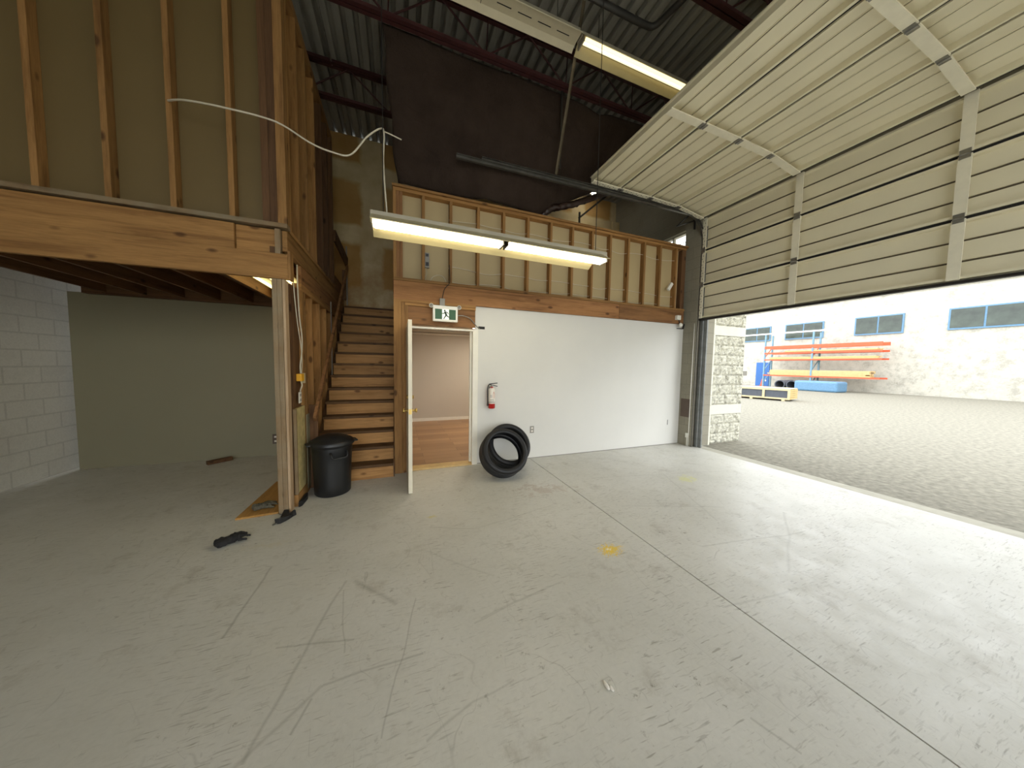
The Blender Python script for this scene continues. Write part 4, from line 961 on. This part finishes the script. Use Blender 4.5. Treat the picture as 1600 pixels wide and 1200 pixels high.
# ------------------------------------------------------------------ tires
def tire(label, name='car_tire'):
    t = thing(name, label, 'tire', (0, 0, 0), 'two car tires leaning together')
    R0, W = 0.325, 0.215
    pf = []
    # closed section: outside tread, shoulders, sidewalls, beads, hollow inside
    out = [(0.322, -0.085), (0.325, -0.03), (0.325, 0.03), (0.322, 0.088), (0.314, 0.108), (0.300, 0.117), (0.280, 0.119), (0.264, 0.114), (0.254, 0.106), (0.250, 0.098), (0.251, 0.088), (0.262, 0.090), (0.276, 0.102), (0.292, 0.104), (0.306, 0.095), (0.313, 0.06), (0.314, 0.0)]
    sec = out + [(r, -z) for r, z in reversed(out[5 - 1:-1])] 
    body = MB().lathe(sec, (0, 0, 0), 72, close=True)
    b = body.build('casing', M['rubber'], t, smooth='auto'); 
    # tread grooves as thin raised ribs
    tr = MB()
    for z0, z1 in ((-0.082, -0.050), (-0.042, -0.006), (0.006, 0.042), (0.050, 0.082)):
        tr.lathe([(0.324, z0), (0.3295, z0 + 0.001), (0.3295, z1 - 0.001), (0.324, z1)], (0, 0, 0), 72, close=True)
    tr.build('tread', M['rubber'], t)
    rb = MB(); rb.lathe([(0.276, 0.1185), (0.278, 0.1215), (0.282, 0.1215), (0.284, 0.1185)], (0, 0, 0), 72, close=True)
    rb.lathe([(0.276, -0.1185), (0.278, -0.1215), (0.282, -0.1215), (0.284, -0.1185)], (0, 0, 0), 72, close=True)
    rb.build('sidewall_rib', M['rubber'], t)
    return t
def place_tire(t, contact, lean_deg, yaw_deg):
    """contact: ground point under the lowest edge; axis horizontal when lean is 0; leaning back tips the front face up"""
    R = 0.3295; W = 0.10
    lean = math.radians(lean_deg)
    # local axis z -> front normal pointing to -Y, tipped up by lean
    nrm = Vector((0, -math.cos(lean), math.sin(lean))); up = Vector((0, math.sin(lean), math.cos(lean))); side = up.cross(nrm)
    rot = Matrix((side, up, nrm)).transposed().to_4x4()
    rz = Matrix.Rotation(math.radians(yaw_deg), 4, 'Z')
    rot = rz @ rot
    low = R * math.cos(lean) + 0.084 * math.sin(lean)
    t.rotation_euler = rot.to_euler()
    t.location = Vector((contact[0], contact[1], low))
t1 = tire('nearer black car tire leaning back on the other tire')
t2 = copy_tree(t1); t2['label'] = 'rear black car tire leaning against the white wall'
place_tire(t1, (1.370, 3.88), 34, 1)
place_tire(t2, (1.545, 4.18), 33.5, 0)

# ------------------------------------------------------------------ floor clutter
tag(MB().prism([(-1.469, 3.555), (-1.135, 3.585), (-1.13, 4.50), (-1.44, 4.52)], 'Z', 0.001, 0.02).build('plywood_board', M['ply'], bevel=0.001), 'orange plywood board lying on the floor behind the corner post', 'board')

def glove(name, label, mat, loc, rz, sc=1.0, flat=0.7):
    """work glove lying crumpled: cuff, palm, four fingers, thumb as one skin"""
    me = bpy.data.meshes.new(name)
    V = [(0, 0, .03), (0.055, 0.005, .030), (0.105, 0, .034), (0.145, 0.048, .034), (0.178, 0.062, .016), (0.160, 0.018, .046), (0.205, 0.026, .020), (0.160, -0.018, .040), (0.205, -0.024, .016), (0.142, -0.046, .026), (0.172, -0.062, .014), (0.055, 0.060, .036), (0.085, 0.100, .016)]
    E = [(0, 1), (1, 2), (2, 3), (3, 4), (2, 5), (5, 6), (2, 7), (7, 8), (2, 9), (9, 10), (1, 11), (11, 12)]
    me.from_pydata([tuple(sc * q for q in v) for v in V], E, [])
    o = bpy.data.objects.new(name, me); COL.objects.link(o); me.materials.append(mat)
    sk = o.modifiers.new('skin', 'SKIN')
    rad = [.040, .036, .042, .016, .012, .017, .012, .017, .012, .015, .011, .020, .014]
    for i, r in enumerate(rad): me.skin_vertices[0].data[i].radius = (r * sc, r * sc * flat)
    me.skin_vertices[0].data[1].use_root = True
    ss = o.modifiers.new('sub', 'SUBSURF'); ss.levels = 2; ss.render_levels = 2
    tx_ = bpy.data.textures.new('crumple', 'CLOUDS'); tx_.noise_scale = 0.035
    dp = o.modifiers.new('crumple', 'DISPLACE'); dp.texture = tx_; dp.strength = 0.03
    o.location = loc; o.rotation_euler = (0, 0, rz); WP[o] = Vector(loc)
    return tag(o, label, 'glove')
glove('work_glove', 'crumpled grey work glove on the plywood board', M['glove_grey'], (-1.385, 3.67, 0.016), 0.50, 1.05)
glove('work_glove', 'black work glove lying on the floor in front of the corner post', M['glove_black'], (-1.40, 3.04, 0.0), 0.72, 1.12)
ck = thing('pry_tool', 'black tool with a shiny tip lying at the foot of the corner post', 'tool', (-1.03, 3.42, 0))
tb_ = MB().prism([(-1.085, 3.345), (-1.045, 3.345), (-0.995, 3.42), (-0.975, 3.47), (-0.955, 3.50), (-0.975, 3.505), (-1.0, 3.47), (-1.03, 3.52), (-1.075, 3.53), (-1.08, 3.43)], 'Z', 0.001, 0.03)
for v_ in tb_.bm.verts:
    if v_.co.z > 0.02: v_.co.z += 0.03 * math.sin(v_.co.y * 21) ** 2; v_.co.x += 0.01 * math.sin(v_.co.y * 50)
tb_.build('tool_body', M['black'], ck, bevel=0.004)
MB().bar((-1.10, 3.33, 0.006), (-1.065, 3.365, 0.012), 0.022, 0.006).build('shiny_tip', M['galv'], ck)
tag(MB().prism([(-0.985, 3.66), (-0.955, 3.70), (-0.945, 3.86), (-0.96, 3.93), (-0.985, 3.90)], 'Z', 0.0, 0.06).build('rubber_wedge', M['rubber'], bevel=0.01), 'black rubber wedge on the floor beside the cream board', 'wedge')
tag(MB().sphere((0.93, 1.095, 0.006), 0.012, 0.8, 2.0, 0.5, 10).sphere((0.945, 1.075, 0.005), 0.008, 1, 2, 0.6, 8).build('paper_scrap', M['label'], smooth=True), 'tiny crumpled white scrap on the open concrete floor', 'scrap')

# ------------------------------------------------------------------ outside
gd = struct('ground_yard', B(5.60, 70, -40, 60, -0.25, -0.02), M['asphalt'])
struct('trim_8', B(5.451, 5.68, DY0 - 2, 4.30, -0.2, -0.004), M['kerb'])
# wing wall: smooth painted return, split face courses
struct('wall_jamb', B(5.551, 5.90, 4.185, 4.60, -0.01, 6.6), M['bowner'])
wg = MB(); smc = MB()
course = 0.203; z = -0.02; row = 0; random.seed(5)
while z < 6.6:
    smooth_c = (2.22 < z + 0.1 < 2.42) or (0.56 < z + 0.1 < 0.76)
    if not smooth_c:
        off = (row % 2) * 0.2; x = 5.905
        while x < 6.93:
            x2 = min(6.93, (math.floor((x - off + 1e-4) / 0.4) + 1) * 0.4 + off)
            if x2 - x > 0.02:
                n1 = max(2, int((x2 - x) / 0.035)); n2 = 6
                g_ = [[None] * (n2 + 1) for _ in range(n1 + 1)]
                for i in range(n1 + 1):
                    for j in range(n2 + 1):
                        e = (i in (0, n1)) or (j in (0, n2))
                        dep = 0.0 if e else random.uniform(0.008, 0.038)
                        g_[i][j] = wg.bm.verts.new((x + 0.003 + (x2 - x - 0.006) * i / n1, 4.28 - dep, z + 0.003 + (course - 0.006) * j / n2))
                for i in range(n1):
                    for j in range(n2): wg.bm.faces.new((g_[i][j], g_[i + 1][j], g_[i + 1][j + 1], g_[i][j + 1]))
            x = x2
    else:
        smc.box(5.905, 6.93, 4.262, 4.279, z + 0.004, z + course - 0.004)
    z += course; row += 1
wg.box(5.903, 6.95, 4.28, 4.60, -0.02, 6.6)
struct('wall_wing', wg, M['split'])
struct('trim_9', smc, M['bowner'])
tag(MB().box(6.95, 7.12, 4.30, 4.42, 1.40, 1.50).box(6.95, 7.0, 4.33, 4.39, 1.32, 1.40).build('wall_lamp', M['grey'], bevel=0.005), 'small grey lamp on the end of the rough block wing wall', 'wall lamp')
struct('wall_outer', MB().box(5.86, 6.1, -40, -4.22, -0.02, 6.6).box(5.86, 6.1, -0.98, DY0 - 0.02, -0.02, 6.6).box(5.86, 6.1, -4.22, -0.98, 4.32, 6.6), M['bowner'])

bd_ = thing('building_across', 'pale rough block building across the yard', 'building', (33.2, 12, 0))
B(32.8, 40, -30, 60, -0.02, 10.5).build('facade', M['splitfar'], bd_)
B(32.74, 32.80, -30, 60, 7.0, 7.4).build('band_course', M['kerb'], bd_)
for y1_, y0_ in ((20.22, 17.95), (16.82, 14.2), (12.4, 10.0), (8.2, 5.6), (3.0, 0.4)):
    wfm = B(32.70, 32.80, y0_, y1_, 4.25, 5.60).build('window', M['bluetrim'], bd_)
    ym = (y0_ + y1_) / 2
    B(32.68, 32.70, y0_ + 0.08, ym - 0.04, 4.35, 5.52).build('pane', M['glass'], wfm)
    B(32.68, 32.70, ym + 0.04, y1_ - 0.08, 4.35, 5.52).build('pane', M['glass'], wfm)
fd = B(32.72, 32.80, 17.86, 18.97, -0.02, 2.22).build('door', M['bluedoor'], bd_)
B(32.70, 32.72, 18.05, 18.20, 0.45, 0.60).build('door_plate', M['label'], fd)
# pallet rack
rk = thing('pallet_rack', 'tall storage rack with orange beams before the building across', 'rack', (31.4, 14.5, -0.02))
for y in (17.15, 17.45 - 3.6):
    for xx in (30.7, 31.7):
        B(xx, xx + 0.09, y, y + 0.10, -0.02, 4.6).build('upright', M['bluegrey'], rk)
    for z0, z1 in ((0.4, 1.3), (1.5, 2.4), (2.6, 3.5)):
        MB().bar((30.75, y + 0.05, z0), (31.7, y + 0.05, z1), 0.05, 0.05, up=(0, 1, 0)).build('cross_brace', M['orange' if z0 > 2.5 else 'bluegrey'], rk)
for z in (3.35, 2.9, 2.35, 1.0):
    for xx in (30.68, 31.72):
        B(xx, xx + 0.05, 10.2, 17.2, z, z + (0.24 if z > 3 else 0.14 if z > 2.5 else 0.11)).build('rack_beam', M['orange'], rk)
def load(y0, y1, z, n_, label, mat='lumber', th=0.09):
    o = MB()
    for q in range(n_):
        for r in range(4):
            dd = random.uniform(-.15, .15); o.box(30.74 + r * 0.24, 30.74 + r * 0.24 + 0.2, y0 + dd, y1 + dd, z + q * th + 0.001, z + (q + 1) * th - 0.012)
    tag(o.build('lumber_stack', M[mat]), label, 'lumber', 'lumber on the pallet rack')
load(10.5, 16.9, 2.461, 2, 'thin stack of pale boards on the rack beam below the red ones')
load(10.8, 16.8, 1.111, 5, 'thick stack of pale boards on the lowest rack beam')
load(10.5, 15.8, 3.061, 1, 'single layer of boards on the second rack beam from the top', 'lumber', 0.1)
tag(MB().bar((30.80, 13.0, 4.66), (30.72, 19.0, 4.70), 0.12, 0.12).build('long_profile', M['wrap']), 'long pale metal profile sticking out over the rack top', 'metal profile')
# barrels and wraps by the rack
for i, (y, lb_) in enumerate([(15.35, 'dark round pipe end lying under the rack, nearer the blue door'), (14.55, 'dark round pipe end lying under the rack, behind the crate')]):
    pb = MB().lathe([(0.36, 0), (0.36, 1.6), (0.30, 1.6), (0.30, 0)], (29.6, y, 0.34), 28, Matrix.Rotation(PI / 2, 4, 'Y'), close=True)
    tag(pb.build('large_pipe', M['cratepanel'], smooth='auto'), lb_, 'pipe')
tb = MB().box(29.0, 30.4, 11.6, 14.1, -0.02, 0.75); tag(tb.build('wrapped_bundle', M['bluetrim'], bevel=0.12), 'blue wrapped bundle on the ground under the rack', 'bundle')
pc = thing('traffic_cone', 'small orange traffic cone standing by the blue door', 'traffic cone', (31.6, 17.75, -0.02))
MB().lathe([(0.16, 0.04), (0.03, 0.7), (0.0001, 0.7)], (31.6, 17.75, -0.02), 20).build('cone', M['orange'], pc, smooth='auto')
B(31.38, 31.82, 17.53, 17.97, -0.02, 0.02).build('cone_base', M['orange'], pc)
# crate
A = Vector((18.08, 8.9, 0)); dv = Vector((-0.254, 0.967, 0)).normalized(); pv = Vector((0.967, 0.254, 0)).normalized()
cr = thing('shipping_crate', 'long low pine crate with dark grey side panels in the yard', 'crate', tuple(A))
Rm = Matrix((dv, pv, Vector((0, 0, 1)))).transposed()
if Rm.determinant() < 0: Rm = Matrix((dv, -pv, Vector((0, 0, 1)))).transposed()
def cb(u, v, z0, z1, lu, lv, name, mat):   # box at (u,v) from the corner
    c_ = A + dv * (u + lu / 2) + pv * (v + lv / 2) + Vector((0, 0, (z0 + z1) / 2)); return MB().obox(c_, (lu, lv, z1 - z0), Rm).build(name, mat, cr)
Lc, Wc = 3.1, 1.3
cb(0.03, 0.04, 0.06, 0.55, Lc - 0.06, Wc - 0.08, 'side_panel', M['cratepanel'])
for z0, z1 in ((0.06, 0.14), (0.50, 0.58)): cb(0, 0, z0, z1, Lc, 0.035, 'rail', M['crate'])
cb(0, 0, 0.58, 0.61, Lc, Wc, 'lid', M['crate'])
for u in (0, 1.0, 2.02, 3.0): cb(u, -0.01, 0.06, 0.58, 0.1, 0.045, 'post', M['crate'])
for q in range(5): cb(-0.02, 0.0, 0.08 + q * 0.1, 0.165 + q * 0.1, 0.02, Wc, 'end_slat', M['lumber'])
for u in (0.2, 1.5, 2.7): cb(u, 0, -0.02, 0.06, 0.12, Wc, 'skid', M['crate'])
tag(MB().box(20.6, 21.3, 13.1, 13.9, -0.02, 0.5).sphere((20.95, 13.3, 0.62), 0.22, 1, 1, 1.3, 10).build('rubble_pile', M['orange']), 'small orange brown heap beyond the long crate', 'heap')
